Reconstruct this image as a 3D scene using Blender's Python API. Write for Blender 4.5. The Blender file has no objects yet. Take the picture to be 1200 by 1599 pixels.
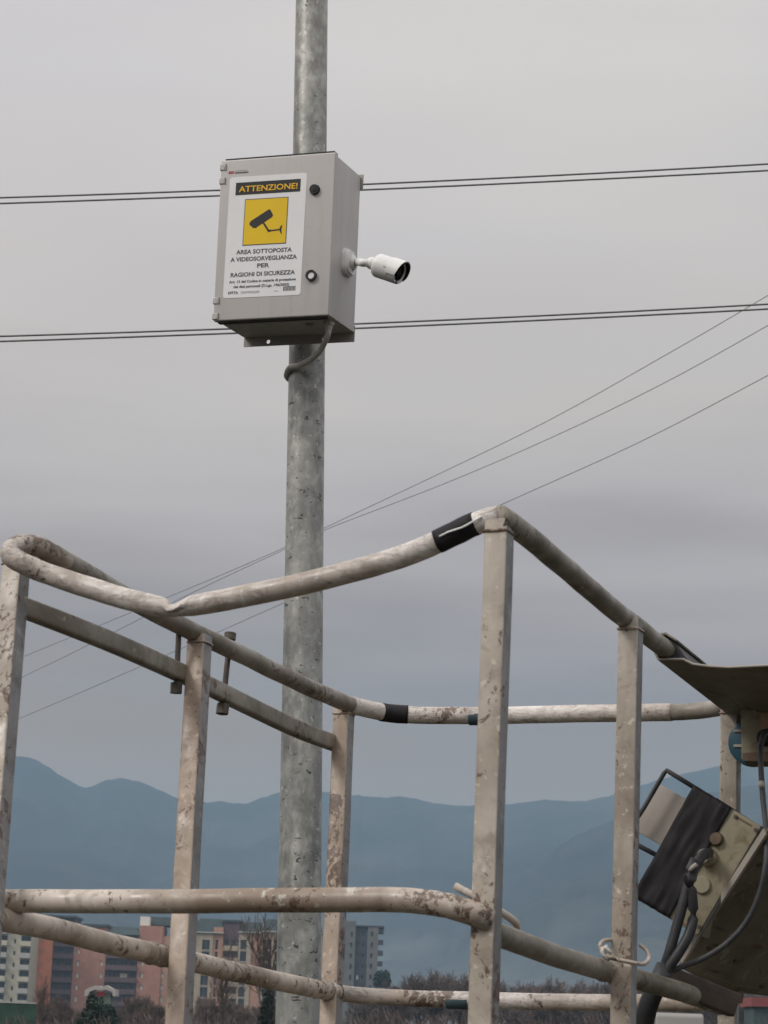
import bpy, bmesh, math, random
from mathutils import Vector, Matrix, noise
random.seed(7)
sc = bpy.context.scene
col = sc.collection
V = Vector

# ------------------------------------------------------------------ camera
F_PX, PITCH, ROLL = 3701.0, 0.21868, -0.03589        # focal length in pixels of a 1200 px wide frame
CAM = V((0, 0, 1.6))
_f = V((0, math.cos(PITCH), math.sin(PITCH)))
_u = V((0, -math.sin(PITCH), math.cos(PITCH)))
_r = V((1, 0, 0))
CR = _r * math.cos(ROLL) - _u * math.sin(ROLL)
CU = _u * math.cos(ROLL) + _r * math.sin(ROLL)
cd = bpy.data.cameras.new('camera')
cam = bpy.data.objects.new('camera', cd)
col.objects.link(cam)
cd.sensor_fit = 'HORIZONTAL'; cd.sensor_width = 36
cd.lens = 36 * F_PX / 1200
cd.clip_start = 0.05; cd.clip_end = 30000
M = Matrix((CR, CU, -_f)).transposed().to_4x4(); M.translation = CAM
cam.matrix_world = M
sc.camera = cam
cd.dof.use_dof = True
cd.dof.focus_distance = 6.6
cd.dof.aperture_fstop = 30

# ------------------------------------------------------------------ sky, sun, exposure
SUN_EL, SUN_AZ = math.radians(40), math.radians(240)  # azimuth from +Y clockwise: behind the camera, to the left
sd = V((math.sin(SUN_AZ) * math.cos(SUN_EL), math.cos(SUN_AZ) * math.cos(SUN_EL), math.sin(SUN_EL)))
sl = bpy.data.lights.new('sun', 'SUN'); sl.energy = 1.5; sl.angle = math.radians(16); sl.color = (1, .965, .92)
so = bpy.data.objects.new('sun', sl); col.objects.link(so)
so.rotation_euler = sd.to_track_quat('Z', 'Y').to_euler(); so.location = (0, 0, 60)
w = bpy.data.worlds.new('World'); sc.world = w; w.use_nodes = True
nt = w.node_tree; N = nt.nodes; L = nt.links
bg = N['Background']
def wn(t, **k):
    n = N.new(t)
    for a, b in k.items(): setattr(n, a, b)
    return n
skyt = wn('ShaderNodeTexSky', sky_type='NISHITA', sun_disc=False, sun_elevation=SUN_EL, sun_rotation=SUN_AZ)
nb = wn('ShaderNodeVectorMath', operation='SCALE'); nb.inputs['Scale'].default_value = 0.05
L.new(skyt.outputs[0], nb.inputs[0])
tc = wn('ShaderNodeTexCoord')
mp = wn('ShaderNodeMapping'); mp.inputs['Scale'].default_value = (2.2, 2.2, 17); mp.inputs['Rotation'].default_value = (0, 0.06, 0)
L.new(tc.outputs['Generated'], mp.inputs[0])
n1 = wn('ShaderNodeTexNoise'); n1.inputs['Scale'].default_value = 1.6; n1.inputs['Detail'].default_value = 5; n1.inputs['Roughness'].default_value = .5
L.new(mp.outputs[0], n1.inputs['Vector'])
sx = wn('ShaderNodeSeparateXYZ'); L.new(tc.outputs['Generated'], sx.inputs[0])
m1 = wn('ShaderNodeMath', operation='MULTIPLY_ADD'); m1.inputs[1].default_value = .13; m1.inputs[2].default_value = -.065
L.new(n1.outputs['Fac'], m1.inputs[0])
m2 = wn('ShaderNodeMath', operation='ADD'); L.new(m1.outputs[0], m2.inputs[0]); L.new(sx.outputs['Z'], m2.inputs[1])
rp = wn('ShaderNodeValToRGB'); cr = rp.color_ramp
stops = [(0.0, (.24, .18, .14)), (.108, (.36, .26, .175)), (.148, (.345, .285, .25)), (.19, (.50, .42, .365)), (.227, (.64, .57, .505)),
         (.268, (.73, .665, .585)), (.407, (.745, .71, .69)), (.65, (1.02, 1.0, .98)), (1, (1.36, 1.34, 1.31))]
while len(cr.elements) < len(stops): cr.elements.new(.5)
for e, (p, c) in zip(cr.elements, stops): e.position = p; e.color = (*c, 1)
m3 = wn('ShaderNodeMath', operation='MULTIPLY_ADD'); m3.inputs[1].default_value = .08; L.new(sx.outputs['X'], m3.inputs[0]); L.new(m2.outputs[0], m3.inputs[2])
L.new(m3.outputs[0], rp.inputs[0])
# gentle large patches of thinner and thicker cloud
n2 = wn('ShaderNodeTexNoise'); n2.inputs['Scale'].default_value = 1.3; n2.inputs['Detail'].default_value = 3
mp2 = wn('ShaderNodeMapping'); mp2.inputs['Location'].default_value = (3.1, .4, 1.7); mp2.inputs['Scale'].default_value = (1.6, 1.6, 5)
L.new(tc.outputs['Generated'], mp2.inputs[0]); L.new(mp2.outputs[0], n2.inputs['Vector'])
rp2 = wn('ShaderNodeValToRGB'); rp2.color_ramp.elements[0].position = .3; rp2.color_ramp.elements[0].color = (.88, .865, .93, 1)
rp2.color_ramp.elements[1].position = .7; rp2.color_ramp.elements[1].color = (1.08, 1.06, 1.03, 1)
L.new(n2.outputs['Fac'], rp2.inputs[0])
mx = wn('ShaderNodeMix', data_type='RGBA', blend_type='MULTIPLY'); mx.inputs['Factor'].default_value = 1
L.new(rp.outputs[0], mx.inputs[6]); L.new(rp2.outputs[0], mx.inputs[7])
mx2 = wn('ShaderNodeMix', data_type='RGBA'); mx2.inputs['Factor'].default_value = .07
L.new(mx.outputs[2], mx2.inputs[6]); L.new(nb.outputs[0], mx2.inputs[7])
# the overcast is a little brighter towards the hidden sun
dt = wn('ShaderNodeVectorMath', operation='DOT_PRODUCT'); dt.inputs[1].default_value = (sd.x, sd.y, 0)
L.new(tc.outputs['Generated'], dt.inputs[0])
ga = wn('ShaderNodeMath', operation='MULTIPLY_ADD'); ga.inputs[1].default_value = .36; ga.inputs[2].default_value = 1.0 + .36 * .36
L.new(dt.outputs['Value'], ga.inputs[0])
gs = wn('ShaderNodeVectorMath', operation='SCALE'); L.new(mx2.outputs[2], gs.inputs[0]); L.new(ga.outputs[0], gs.inputs['Scale'])
L.new(gs.outputs[0], bg.inputs['Color']); bg.inputs['Strength'].default_value = 1.0
vs = sc.view_settings
sc.display_settings.display_device = 'sRGB'
vs.view_transform = 'Standard'; vs.look = 'None'; vs.exposure = 0; vs.gamma = 1; vs.use_curve_mapping = False

# ------------------------------------------------------------------ helpers: a sight line cut with a plane gives a point in the place
def ray(px, py):
    return _f + CR * ((px - 600) / F_PX) + CU * ((799.5 - py) / F_PX)
def at(px, py, d): return CAM + ray(px, py) * d
def onplane(px, py, o, n):
    r = ray(px, py); return CAM + r * ((o - CAM).dot(n) / r.dot(n))
def atY(px, py, Y): return onplane(px, py, V((0, Y, 0)), V((0, 1, 0)))

def wloc(o):
    p = V((0, 0, 0))
    while o is not None: p += o.location; o = o.parent
    return p
def uname(n): return n
def obj(name, bm, mat, parent=None, smooth=False, loc=None, **props):
    """link bm (world coordinates) as one mesh object; loc = its own origin"""
    me = bpy.data.meshes.new(name)
    o = bpy.data.objects.new(name, me); col.objects.link(o)
    if loc is not None: o.location = V(loc) - (wloc(parent) if parent else V((0, 0, 0)))
    if parent is not None: o.parent = parent
    bmesh.ops.translate(bm, verts=bm.verts, vec=-wloc(o))
    bmesh.ops.recalc_face_normals(bm, faces=bm.faces)
    bm.to_mesh(me); bm.free()
    if mat: me.materials.append(mat)
    if not smooth:
        for p in me.polygons: p.use_smooth = False
    if smooth:
        for p in me.polygons: p.use_smooth = True
        if smooth != 'all': me.set_sharp_from_angle(angle=math.radians(40))
    for k, v in props.items(): o[k] = v
    return o
def thing(name, label, cat, loc, group=None):
    o = bpy.data.objects.new(name, None); col.objects.link(o); o.location = loc; o.empty_display_size = .2
    o['label'] = label; o['category'] = cat
    if group: o['group'] = group
    return o
def tag(o, label, cat, group=None):
    o['label'] = label; o['category'] = cat
    if group: o['group'] = group
    return o
def inst(src, parent, loc, name=None):
    """copy of a mesh object sharing data, at world loc"""
    c = src.copy(); c.parent = parent; c.location = V(loc) - (wloc(parent) if parent else V((0, 0, 0)))
    col.objects.link(c)
    for ch in list(src.children):
        d = ch.copy(); d.parent = c; d.location = ch.location.copy(); col.objects.link(d)
    return c

def B(): return bmesh.new()
def box(bm, o, a, b, c):
    """parallelepiped from corner o along a, b, c"""
    o, a, b, c = V(o), V(a), V(b), V(c)
    v = [bm.verts.new(o + a * i + b * j + c * k) for k in (0, 1) for j in (0, 1) for i in (0, 1)]
    for f in ((0, 1, 3, 2), (4, 6, 7, 5), (0, 4, 5, 1), (2, 3, 7, 6), (0, 2, 6, 4), (1, 5, 7, 3)):
        bm.faces.new([v[i] for i in f])
    return v
def bevel(bm, w, seg=2):
    bmesh.ops.recalc_face_normals(bm, faces=bm.faces)
    bmesh.ops.bevel(bm, geom=[e for e in bm.edges if e.is_manifold and e.calc_face_angle(0) > .5], offset=w, segments=seg, affect='EDGES', profile=.6)
    return bm
def sweep(bm, pts, prof, up=V((0, 0, 1)), scales=None, cap=True):
    """profile (list of 2D) along pts; x of the profile across, y along up"""
    n = len(pts); rings = []
    for i, p in enumerate(pts):
        t = (pts[min(i + 1, n - 1)] - pts[max(i - 1, 0)]).normalized()
        s = t.cross(up)
        if s.length < 1e-4: s = t.orthogonal()
        s.normalize(); u2 = s.cross(t).normalized()
        k = scales[i] if scales else 1
        rings.append([bm.verts.new(p + s * (q[0] * k) + u2 * (q[1] * k)) for q in prof])
    m = len(prof)
    for a, b in zip(rings, rings[1:]):
        for j in range(m): bm.faces.new((a[j], a[(j + 1) % m], b[(j + 1) % m], b[j]))
    if cap:
        bm.faces.new(rings[0][::-1]); bm.faces.new(rings[-1])
    return bm
def circ(r, n=20): return [(r * math.cos(2 * math.pi * i / n), r * math.sin(2 * math.pi * i / n)) for i in range(n)]
def rsq(w, h, r=.004, seg=3):
    out = []
    for cx, cy, a0 in ((w / 2 - r, h / 2 - r, 0), (-w / 2 + r, h / 2 - r, 90), (-w / 2 + r, -h / 2 + r, 180), (w / 2 - r, -h / 2 + r, 270)):
        for i in range(seg + 1):
            a = math.radians(a0 + 90 * i / seg); out.append((cx + r * math.cos(a), cy + r * math.sin(a)))
    return out
def smoothpath(P, step=.03, closed=False):
    """Catmull-Rom through P, resampled about every step"""
    out = []
    n = len(P)
    for i in range(n - 1):
        p0, p1, p2, p3 = P[max(i - 1, 0)], P[i], P[i + 1], P[min(i + 2, n - 1)]
        k = max(1, int((p2 - p1).length / step))
        for j in range(k):
            t = j / k
            out.append(.5 * ((2 * p1) + (p2 - p0) * t + (2 * p0 - 5 * p1 + 4 * p2 - p3) * t * t + (3 * p1 - p0 - 3 * p2 + p3) * t ** 3))
    out.append(P[-1]); return out
def tube(bm, P, r, n=20, step=.03, smooth=True, wob=0, seed=0, scales=None, up=V((0, 0, 1))):
    Q = smoothpath(P, step) if smooth else list(P)
    if wob:
        Q = [q + noise.noise_vector(q * 9 + V((seed, 0, 0))) * wob for q in Q]
    sweep(bm, Q, circ(r, n), scales=scales, up=up)
    return bm
def disc(bm, c, axis, r, h, n=28, r2=None):
    axis = axis.normalized(); s = axis.orthogonal().normalized(); t = axis.cross(s)
    r2 = r if r2 is None else r2
    a = [bm.verts.new(c + (s * math.cos(2 * math.pi * i / n) + t * math.sin(2 * math.pi * i / n)) * r) for i in range(n)]
    b = [bm.verts.new(c + axis * h + (s * math.cos(2 * math.pi * i / n) + t * math.sin(2 * math.pi * i / n)) * r2) for i in range(n)]
    for i in range(n): bm.faces.new((a[i], a[(i + 1) % n], b[(i + 1) % n], b[i]))
    bm.faces.new(a[::-1]); bm.faces.new(b)
    return bm
def ring(bm, c, axis, ro, ri, h, n=32):
    axis = axis.normalized(); s = axis.orthogonal().normalized(); t = axis.cross(s)
    R = []
    for rr, hh in ((ro, 0), (ro, h), (ri, h), (ri, 0)):
        R.append([bm.verts.new(c + axis * hh + (s * math.cos(2 * math.pi * i / n) + t * math.sin(2 * math.pi * i / n)) * rr) for i in range(n)])
    for k in range(4):
        a, b = R[k], R[(k + 1) % 4]
        for i in range(n): bm.faces.new((a[i], a[(i + 1) % n], b[(i + 1) % n], b[i]))
    return bm
def slab(bm, P, vec):
    """planar polygon P thickened by vec"""
    a = [bm.verts.new(p) for p in P]; b = [bm.verts.new(p + vec) for p in P]
    n = len(P); bm.faces.new(a); bm.faces.new(b[::-1])
    for i in range(n): bm.faces.new((a[i], b[i], b[(i + 1) % n], a[(i + 1) % n]))
    return bm

# ------------------------------------------------------------------ materials
class Mat:
    def __init__(s, name, rough=.7, metal=0, spec=.4):
        s.m = bpy.data.materials.new(name); s.m.use_nodes = True; s.t = s.m.node_tree
        s.b = s.t.nodes['Principled BSDF']
        s.b.inputs['Roughness'].default_value = rough; s.b.inputs['Metallic'].default_value = metal
        s.b.inputs['Specular IOR Level'].default_value = spec
        s.co = s.t.nodes.new('ShaderNodeTexCoord').outputs['Object']
    def map(s, scale=(1, 1, 1), rot=(0, 0, 0), loc=(0, 0, 0)):
        n = s.t.nodes.new('ShaderNodeMapping'); n.inputs['Scale'].default_value = scale; n.inputs['Rotation'].default_value = rot; n.inputs['Location'].default_value = loc
        s.t.links.new(s.co, n.inputs[0]); return n.outputs[0]
    def noise(s, scale, detail=4, rough=.55, vec=None, dist=0):
        n = s.t.nodes.new('ShaderNodeTexNoise'); n.inputs['Scale'].default_value = scale; n.inputs['Detail'].default_value = detail
        n.inputs['Roughness'].default_value = rough; n.inputs['Distortion'].default_value = dist
        s.t.links.new(vec or s.co, n.inputs['Vector']); return n.outputs['Fac']
    def vor(s, scale, vec=None, feat='F1', out='Color'):
        n = s.t.nodes.new('ShaderNodeTexVoronoi'); n.feature = feat; n.inputs['Scale'].default_value = scale
        s.t.links.new(vec or s.co, n.inputs['Vector']); return n.outputs[out]
    def ramp(s, fac, stops):
        n = s.t.nodes.new('ShaderNodeValToRGB')
        while len(n.color_ramp.elements) < len(stops): n.color_ramp.elements.new(.5)
        for e, (p, c) in zip(n.color_ramp.elements, stops):
            e.position = p; e.color = (*c, 1) if isinstance(c, tuple) else (c, c, c, 1)
        s.t.links.new(fac, n.inputs[0]); return n.outputs[0]
    def mix(s, fac, a, b, mode='MIX'):
        n = s.t.nodes.new('ShaderNodeMix'); n.data_type = 'RGBA'; n.blend_type = mode
        for sock, v in ((n.inputs[0], fac), (n.inputs[6], a), (n.inputs[7], b)):
            if isinstance(v, (int, float)): sock.default_value = v
            elif isinstance(v, tuple): sock.default_value = (*v, 1)
            else: s.t.links.new(v, sock)
        return n.outputs[2]
    def color(s, v):
        if isinstance(v, tuple): s.b.inputs['Base Color'].default_value = (*v, 1)
        else: s.t.links.new(v, s.b.inputs['Base Color'])
    def rough(s, v): s.t.links.new(v, s.b.inputs['Roughness'])
    def bump(s, h, strength=.3, dist=.002):
        n = s.t.nodes.new('ShaderNodeBump'); n.inputs['Strength'].default_value = strength; n.inputs['Distance'].default_value = dist
        s.t.links.new(h, n.inputs['Height']); s.t.links.new(n.outputs[0], s.b.inputs['Normal'])
def plain(name, c, rough=.6, metal=0, var=.12, scale=8, bump=0):
    m = Mat(name, rough, metal)
    f = m.noise(scale, 5)
    m.color(m.ramp(f, [(.3, tuple(x * (1 - var) for x in c)), (.7, tuple(min(1, x * (1 + var)) for x in c))]))
    if bump: m.bump(m.noise(scale * 6, 3), bump)
    return m.m

def worn_paint(name, light, tan, rust=(.05, .032, .022), chips=.5, squiggle=False, moss=0, rough=.42, shift=0.0):
    m = Mat(name, rough, 0, .6)
    loc = (shift, shift * .7, shift * .3)
    v = m.map(loc=loc)
    dirt = tuple(x * .6 for x in tan)
    base = m.ramp(m.noise(4.5, 7, .62, v), [(.36, tan), (.62, light)])
    base = m.mix(m.ramp(m.noise(30, 5, .65, m.map((1, 1, .10), loc=loc)), [(.50, 0.0), (.74, .42)]), base, dirt)      # dirt that ran down
    base = m.mix(m.ramp(m.noise(15, 7, .7, v, .5), [(.54, 0.0), (.66, .5)]), base, dirt)                              # smudges
    base = m.mix(m.ramp(m.noise(70, 4, .6, m.map(loc=(shift, 4, 0))), [(.60, 0.0), (.68, .6)]), base, tuple(min(.72, x * 1.35) for x in light))
    patch = m.noise(6.5, 3, .5, m.map(loc=(2 + shift, 1, 0)))                                                         # where the paint fails
    fine = m.noise(85, 6, .7, m.map((1, 1, .8), loc=(2 + shift, 1, 0)), .5)
    big = m.noise(30, 6, .65, m.map((1, 1, .75), loc=(7 + shift, 1, 0)), .7)
    f1 = m.ramp(m.mix(.38, fine, patch), [(.585 - .045 * chips, 0.0), (.60 - .045 * chips, .9)])
    f2 = m.ramp(m.mix(.45, big, patch), [(.605 - .035 * chips, 0.0), (.615 - .035 * chips, .9)])
    rc = m.ramp(m.noise(120, 3), [(.35, rust), (.7, (.17, .10, .06))])
    base = m.mix(f1, base, rc); base = m.mix(f2, base, rc)
    if moss:
        base = m.mix(m.ramp(m.noise(7, 5, .6, m.map(loc=(5, 5, 0))), [(.42, 0.0), (.7, moss)]), base, (.075, .082, .042))
    if squiggle:
        s = m.noise(15, 4, .55, m.map((.55, .9, 2.2), loc=(9, 0, 0)), .9)
        base = m.mix(m.ramp(s, [(.485, 0.0), (.495, .55), (.505, .55), (.515, 0.0)]), base, (.20, .17, .15))
        s = m.noise(34, 3, .5, m.map((.5, .9, 2.4), loc=(4, 2, 0)), .8)
        base = m.mix(m.ramp(s, [(.47, 0.0), (.5, .6), (.53, 0.0)]), base, (.27, .23, .20))
    m.color(base); m.rough(m.ramp(m.noise(22, 5, .6, v), [(.35, rough - .1), (.6, rough + .25)]))
    hgt = m.mix(.5, m.noise(60, 5, .6, v), m.mix(f1, (.6, .6, .6), (.1, .1, .1)))
    m.bump(m.mix(f2, hgt, (.1, .1, .1)), .5, .0014)
    return m.m

MT = {}
MT['post'] = worn_paint('post_paint', (.56, .49, .41), (.29, .235, .18), chips=.35)
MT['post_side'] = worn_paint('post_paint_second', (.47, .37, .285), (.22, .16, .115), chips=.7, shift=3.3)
MT['post_shaded'] = worn_paint('post_shaded_grey_coat', (.27, .26, .255), (.16, .155, .15), chips=.4, shift=2.2)  # greyer, darker coat for the right-hand faces, their shade painted in
MT['rail'] = worn_paint('rail_paint', (.76, .71, .65), (.36, .29, .23), chips=-.1, squiggle=True)
MT['rail_old'] = worn_paint('rail_paint_weathered', (.33, .295, .25), (.17, .14, .11), chips=.1, moss=.75, shift=1.7)
MT['rail_low'] = worn_paint('rail_paint_flaking', (.62, .54, .46), (.27, .205, .15), chips=.8, shift=6.1)
MT['hook'] = worn_paint('hook_paint', (.52, .46, .39), (.36, .30, .24), chips=.4, shift=4.2)

m = Mat('galvanised_steel', .42, .55, .5)
v = m.map((1, 1, .62))
sp = m.ramp(m.vor(30, m.map((1, 1, .5))), [(0, (.17, .17, .16)), (.5, (.36, .36, .335)), (1, (.62, .615, .56))])
c = m.mix(.6, sp, m.ramp(m.noise(19, 7, .68, v, .4), [(.34, (.14, .14, .13)), (.5, (.34, .34, .315)), (.66, (.70, .69, .62))]))
c = m.mix(m.ramp(m.vor(34, m.map((1, 1, .8), loc=(2, 7, 1)), out='Distance'), [(.25, 0.0), (.62, .3)]), c, (.13, .13, .12))
c = m.mix(m.ramp(m.vor(27, m.map((1, 1, .7), loc=(9, 2, 4)), out='Distance'), [(.12, .28), (.34, 0.0)]), c, (.68, .67, .62))
c = m.mix(m.ramp(m.noise(9, 4, .6, m.map((1, 1, .22))), [(.42, 0.0), (.72, .55)]), c, (.52, .51, .46))
c = m.mix(m.ramp(m.noise(13, 5, .6, m.map((1, 1, .12), loc=(5, 1, 0))), [(.52, 0.0), (.75, .5)]), c, (.13, .135, .13))
c = m.mix(m.ramp(m.noise(42, 3, .4, m.map((1, 1, 1.7), loc=(3, 3, 3)), .8), [(.665, 0.0), (.70, .85)]), c, (.06, .06, .055))
c = m.mix(m.ramp(m.noise(55, 3, .5, m.map((1, 1, .9), loc=(8, 3, 3)), .4), [(.65, 0.0), (.72, .8)]), c, (.66, .66, .60))
m.color(c); m.bump(m.noise(42, 5, .65, v), .7, .002)
MT['galv'] = m.m

m = Mat('grey_cabinet_enamel', .42, 0, .45)
c = m.ramp(m.noise(3, 4), [(.3, (.52, .49, .465)), (.7, (.55, .52, .495))])
c = m.mix(m.ramp(m.noise(30, 5, .6, m.map((1, 1, .07))), [(.48, 0.0), (.75, .26)]), c, (.34, .31, .27))
c = m.mix(m.ramp(m.noise(60, 5, .7), [(.62, 0.0), (.72, .4)]), c, (.30, .27, .23))
m.color(c); m.bump(m.noise(220, 2), .12, .0004)
MT['cabinet'] = m.m
MT['cab_dark'] = plain('dark_gasket', (.04, .038, .034), .7)
MT['cab_under'] = plain('cabinet_bracket_steel', (.36, .34, .31), .55, .2)
MT['sticker'] = plain('sticker_white', (.86, .85, .84), .38, 0, .02)
MT['ink'] = plain('black_print', (.022, .022, .022), .5, 0, .1)
MT['ink_grey'] = plain('grey_print', (.10, .10, .105), .5, 0, .1)
MT['yellow'] = plain('yellow_print', (.85, .56, .008), .4, 0, .03)
MT['amber'] = plain('amber_letters', (.86, .50, .03), .4, 0, .03)
MT['red'] = plain('red_print', (.42, .04, .05), .5)
MT['black'] = plain('black_plastic', (.012, .012, .013), .4)
MT['glass'] = plain('lens_glass', (.006, .006, .009), .12)
MT['white'] = plain('camera_white', (.80, .79, .76), .4, 0, .03)
MT['conduit'] = plain('grey_conduit', (.58, .54, .50), .55, 0, .1, 60, .2)
MT['wire'] = plain('overhead_wire', (.19, .19, .195), .55, .3)
m = Mat('black_tape', .42, 0, .5)
m.b.inputs['Roughness'].default_value = .62; m.b.inputs['Specular IOR Level'].default_value = .25
m.color(m.ramp(m.noise(20, 4), [(.3, (.010, .009, .010)), (.7, (.022, .019, .020))]))
m.bump(m.noise(60, 5, .6, m.map((1.6, 1, .4), (0, .55, 0)), .6), .5, .002)
MT['tape'] = m.m
MT['rope'] = plain('black_rubber_cable', (.028, .028, .03), .5, 0, .3, 40, .2)
MT['cable'] = plain('worn_grey_cable', (.05, .048, .05), .55, 0, .4, 30, .2)
m = Mat('sheet_metal_beige', .6)
c = m.ramp(m.noise(5, 5), [(.3, (.15, .13, .09)), (.7, (.21, .185, .135))])
c = m.mix(m.ramp(m.noise(17, 6, .65), [(.5, 0.0), (.7, .6)]), c, (.07, .058, .036))
c = m.mix(m.ramp(m.noise(45, 5, .7, m.map((1, 1, .5)), .6), [(.58, 0.0), (.64, .7)]), c, (.30, .27, .21))
c = m.mix(m.ramp(m.noise(38, 6, .7, None, .8), [(.62, 0.0), (.65, .9)]), c, (.05, .035, .025))
m.color(c); m.bump(m.noise(9, 4), .6, .006)
MT['sheet'] = m.m
m = Mat('yellow_box_paint', .55)
c = m.ramp(m.noise(9, 5), [(.3, (.25, .215, .14)), (.7, (.37, .33, .235))])
c = m.mix(m.ramp(m.noise(26, 6, .65, None, .8), [(.52, 0.0), (.68, .75)]), c, (.13, .09, .045))
m.color(c); m.bump(m.noise(40, 4), .25, .002)
MT['box_yellow'] = m.m
MT['box_brown'] = plain('grease_brown', (.14, .095, .06), .6, 0, .4, 30, .2)
MT['teal'] = plain('teal_plastic', (.012, .065, .095), .35, 0, .2)
MT['plate'] = plain('dirty_white_plate', (.36, .32, .275), .5, 0, .12)
MT['bare_steel'] = plain('rusty_bolt', (.10, .085, .07), .6, .3, .4, 40, .3)
MT['teal_paint'] = plain('blue_overspray', (.045, .075, .09), .6, 0, .35, 30)

def G(px, py, Y): return atY(px, py, Y)

# ------------------------------------------------------------------ ground and mountains
m = Mat('field_ground', .95, 0, .1)
c = m.ramp(m.noise(.02, 6, .6), [(.35, (.022, .024, .016)), (.6, (.038, .034, .026))])
c = m.mix(m.ramp(m.noise(.8, 6, .6), [(.4, 0.0), (.7, .5)]), c, (.055, .05, .042))
m.color(c)
bm = B()
R0 = [0, 4, 10, 25, 60, 150, 400, 1000, 2000, 4200]
rings = [[bm.verts.new(V((r * math.cos(a * math.pi / 24), r * math.sin(a * math.pi / 24) + 300 * (r > 1000), 0))) for a in range(48)] if r else [bm.verts.new((0, 0, 0))] for r in R0]
for i in range(48): bm.faces.new((rings[0][0], rings[1][i], rings[1][(i + 1) % 48]))
for a, b in zip(rings[1:], rings[2:]):
    for i in range(48): bm.faces.new((a[i], a[(i + 1) % 48], b[(i + 1) % 48], b[i]))
obj('ground', bm, m.m, kind='structure')

def mountain(name, sky_px, R, r0, r1, mat, seed, fall=0.0, left=None, right=None):
    pts = []
    for px, py in sky_px:
        d = ray(px, py); az = math.atan2(d.x, d.y); pts.append((az, d.z / math.hypot(d.x, d.y)))
    def hgt(az):
        if az <= pts[0][0]:
            e = pts[0][1]; t = (pts[0][0] - az)
            base = e * math.exp(-t * 1.2) if left is None else max(0, e - t * left)
            return base + .018 * noise.noise(V((az * 14, seed, 0))) * min(1, t * 12)
        if az >= pts[-1][0]:
            e = pts[-1][1]; t = az - pts[-1][0]
            base = e * math.exp(-t * .8) if right is None else max(0, e - t * right)
            return base + .02 * noise.noise(V((az * 12, seed + 4, 0))) * min(1, t * 12)
        for (a, h), (b, k) in zip(pts, pts[1:]):
            if a <= az <= b:
                t = (az - a) / (b - a); t = t * t * (3 - 2 * t) * .5 + t * .5
                return h + (k - h) * t
    bm = B(); na, nr = 460, 44
    azs = []
    for i in range(na + 1):
        t = 2 * i / na - 1
        azs.append(math.radians(58) * (abs(t) ** 2.0 * (1 if t > 0 else -1) * .86 + t * .14))
    grid = []
    for az in azs:
        rr = []
        h = hgt(az)
        h += .0005 * noise.fractal(V((az * 260, seed, 0)), 1, 2, 4)
        for j in range(nr + 1):
            t = j / nr; r = r0 + (r1 - r0) * t; s = (r - r0) / (R - r0)
            if s <= 1: prof = s ** 1.25
            else: prof = 1 - ((r - R) / (r1 - R)) ** 1.3 * 1.0
            z = h * R * prof + 1.6 * prof
            q = V((az * 9, r / 420.0, seed))
            z += 70 * noise.fractal(q, .9, 2.1, 5) * min(1, max(0, s)) * max(0, (1 - min(s, 1))) * 3.2 * min(1, h * 16)
            z += 0 if s <= 1 else 0
            rr.append(bm.verts.new((r * math.sin(az), r * math.cos(az), max(z, -2 if j in (0, nr) else -.5))))
        grid.append(rr)
    for a, b in zip(grid, grid[1:]):
        for j in range(nr): bm.faces.new((a[j], b[j], b[j + 1], a[j + 1]))
    return obj(name, bm, mat, kind='structure', smooth='all')
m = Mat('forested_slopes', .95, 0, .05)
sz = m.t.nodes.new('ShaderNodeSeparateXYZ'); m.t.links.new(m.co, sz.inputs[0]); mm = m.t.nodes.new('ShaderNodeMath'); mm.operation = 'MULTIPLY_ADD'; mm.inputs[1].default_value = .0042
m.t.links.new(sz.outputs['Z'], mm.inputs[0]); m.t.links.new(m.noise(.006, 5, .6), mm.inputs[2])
c = m.ramp(m.noise(.004, 8, .62), [(.36, (.014, .022, .028)), (.54, (.028, .038, .042)), (.72, (.062, .066, .058))])
c = m.mix(m.ramp(m.noise(.05, 4, .6), [(.45, 0.0), (.75, .35)]), c, (.075, .08, .06))
c = m.mix(m.ramp(mm.outputs[0], [(.55, .75), (1.0, 0.0)]), c, (.13, .135, .13))   # paler towards the foot: valley mist painted into the slope colour
m.color(c)
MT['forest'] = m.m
far_px = [(-260, 1235), (-160, 1215), (-70, 1195), (0, 1181), (30, 1178), (52, 1181), (75, 1194), (100, 1212), (130, 1228), (145, 1225), (165, 1216), (187, 1212), (215, 1217), (245, 1229), (275, 1243),
          (300, 1250), (330, 1251), (345, 1248), (362, 1252), (385, 1253), (410, 1243), (435, 1235), (470, 1233), (505, 1234), (540, 1237), (570, 1241), (600, 1243), (622, 1241), (650, 1245), (680, 1252), (715, 1256),
          (745, 1255), (790, 1254), (825, 1250), (850, 1246), (880, 1248), (910, 1249), (945, 1242), (975, 1234), (1005, 1223), (1040, 1212), (1080, 1203), (1120, 1194), (1160, 1190), (1200, 1188), (1260, 1180), (1330, 1190)]
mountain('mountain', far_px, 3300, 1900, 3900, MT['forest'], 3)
near_px = [(640, 1520), (700, 1480), (760, 1420), (800, 1376), (830, 1353), (850, 1338), (880, 1315), (905, 1300), (935, 1288), (960, 1278), (1000, 1262), (1050, 1248), (1100, 1236), (1200, 1222), (1300, 1212)]
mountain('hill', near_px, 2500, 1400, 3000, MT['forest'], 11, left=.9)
low_px = [(-250, 1360), (-100, 1330), (20, 1318), (110, 1324), (180, 1345), (260, 1395), (340, 1450), (420, 1500), (520, 1540)]
mountain('hill', low_px, 2700, 1500, 3150, MT['forest'], 23, right=.9)

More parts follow.
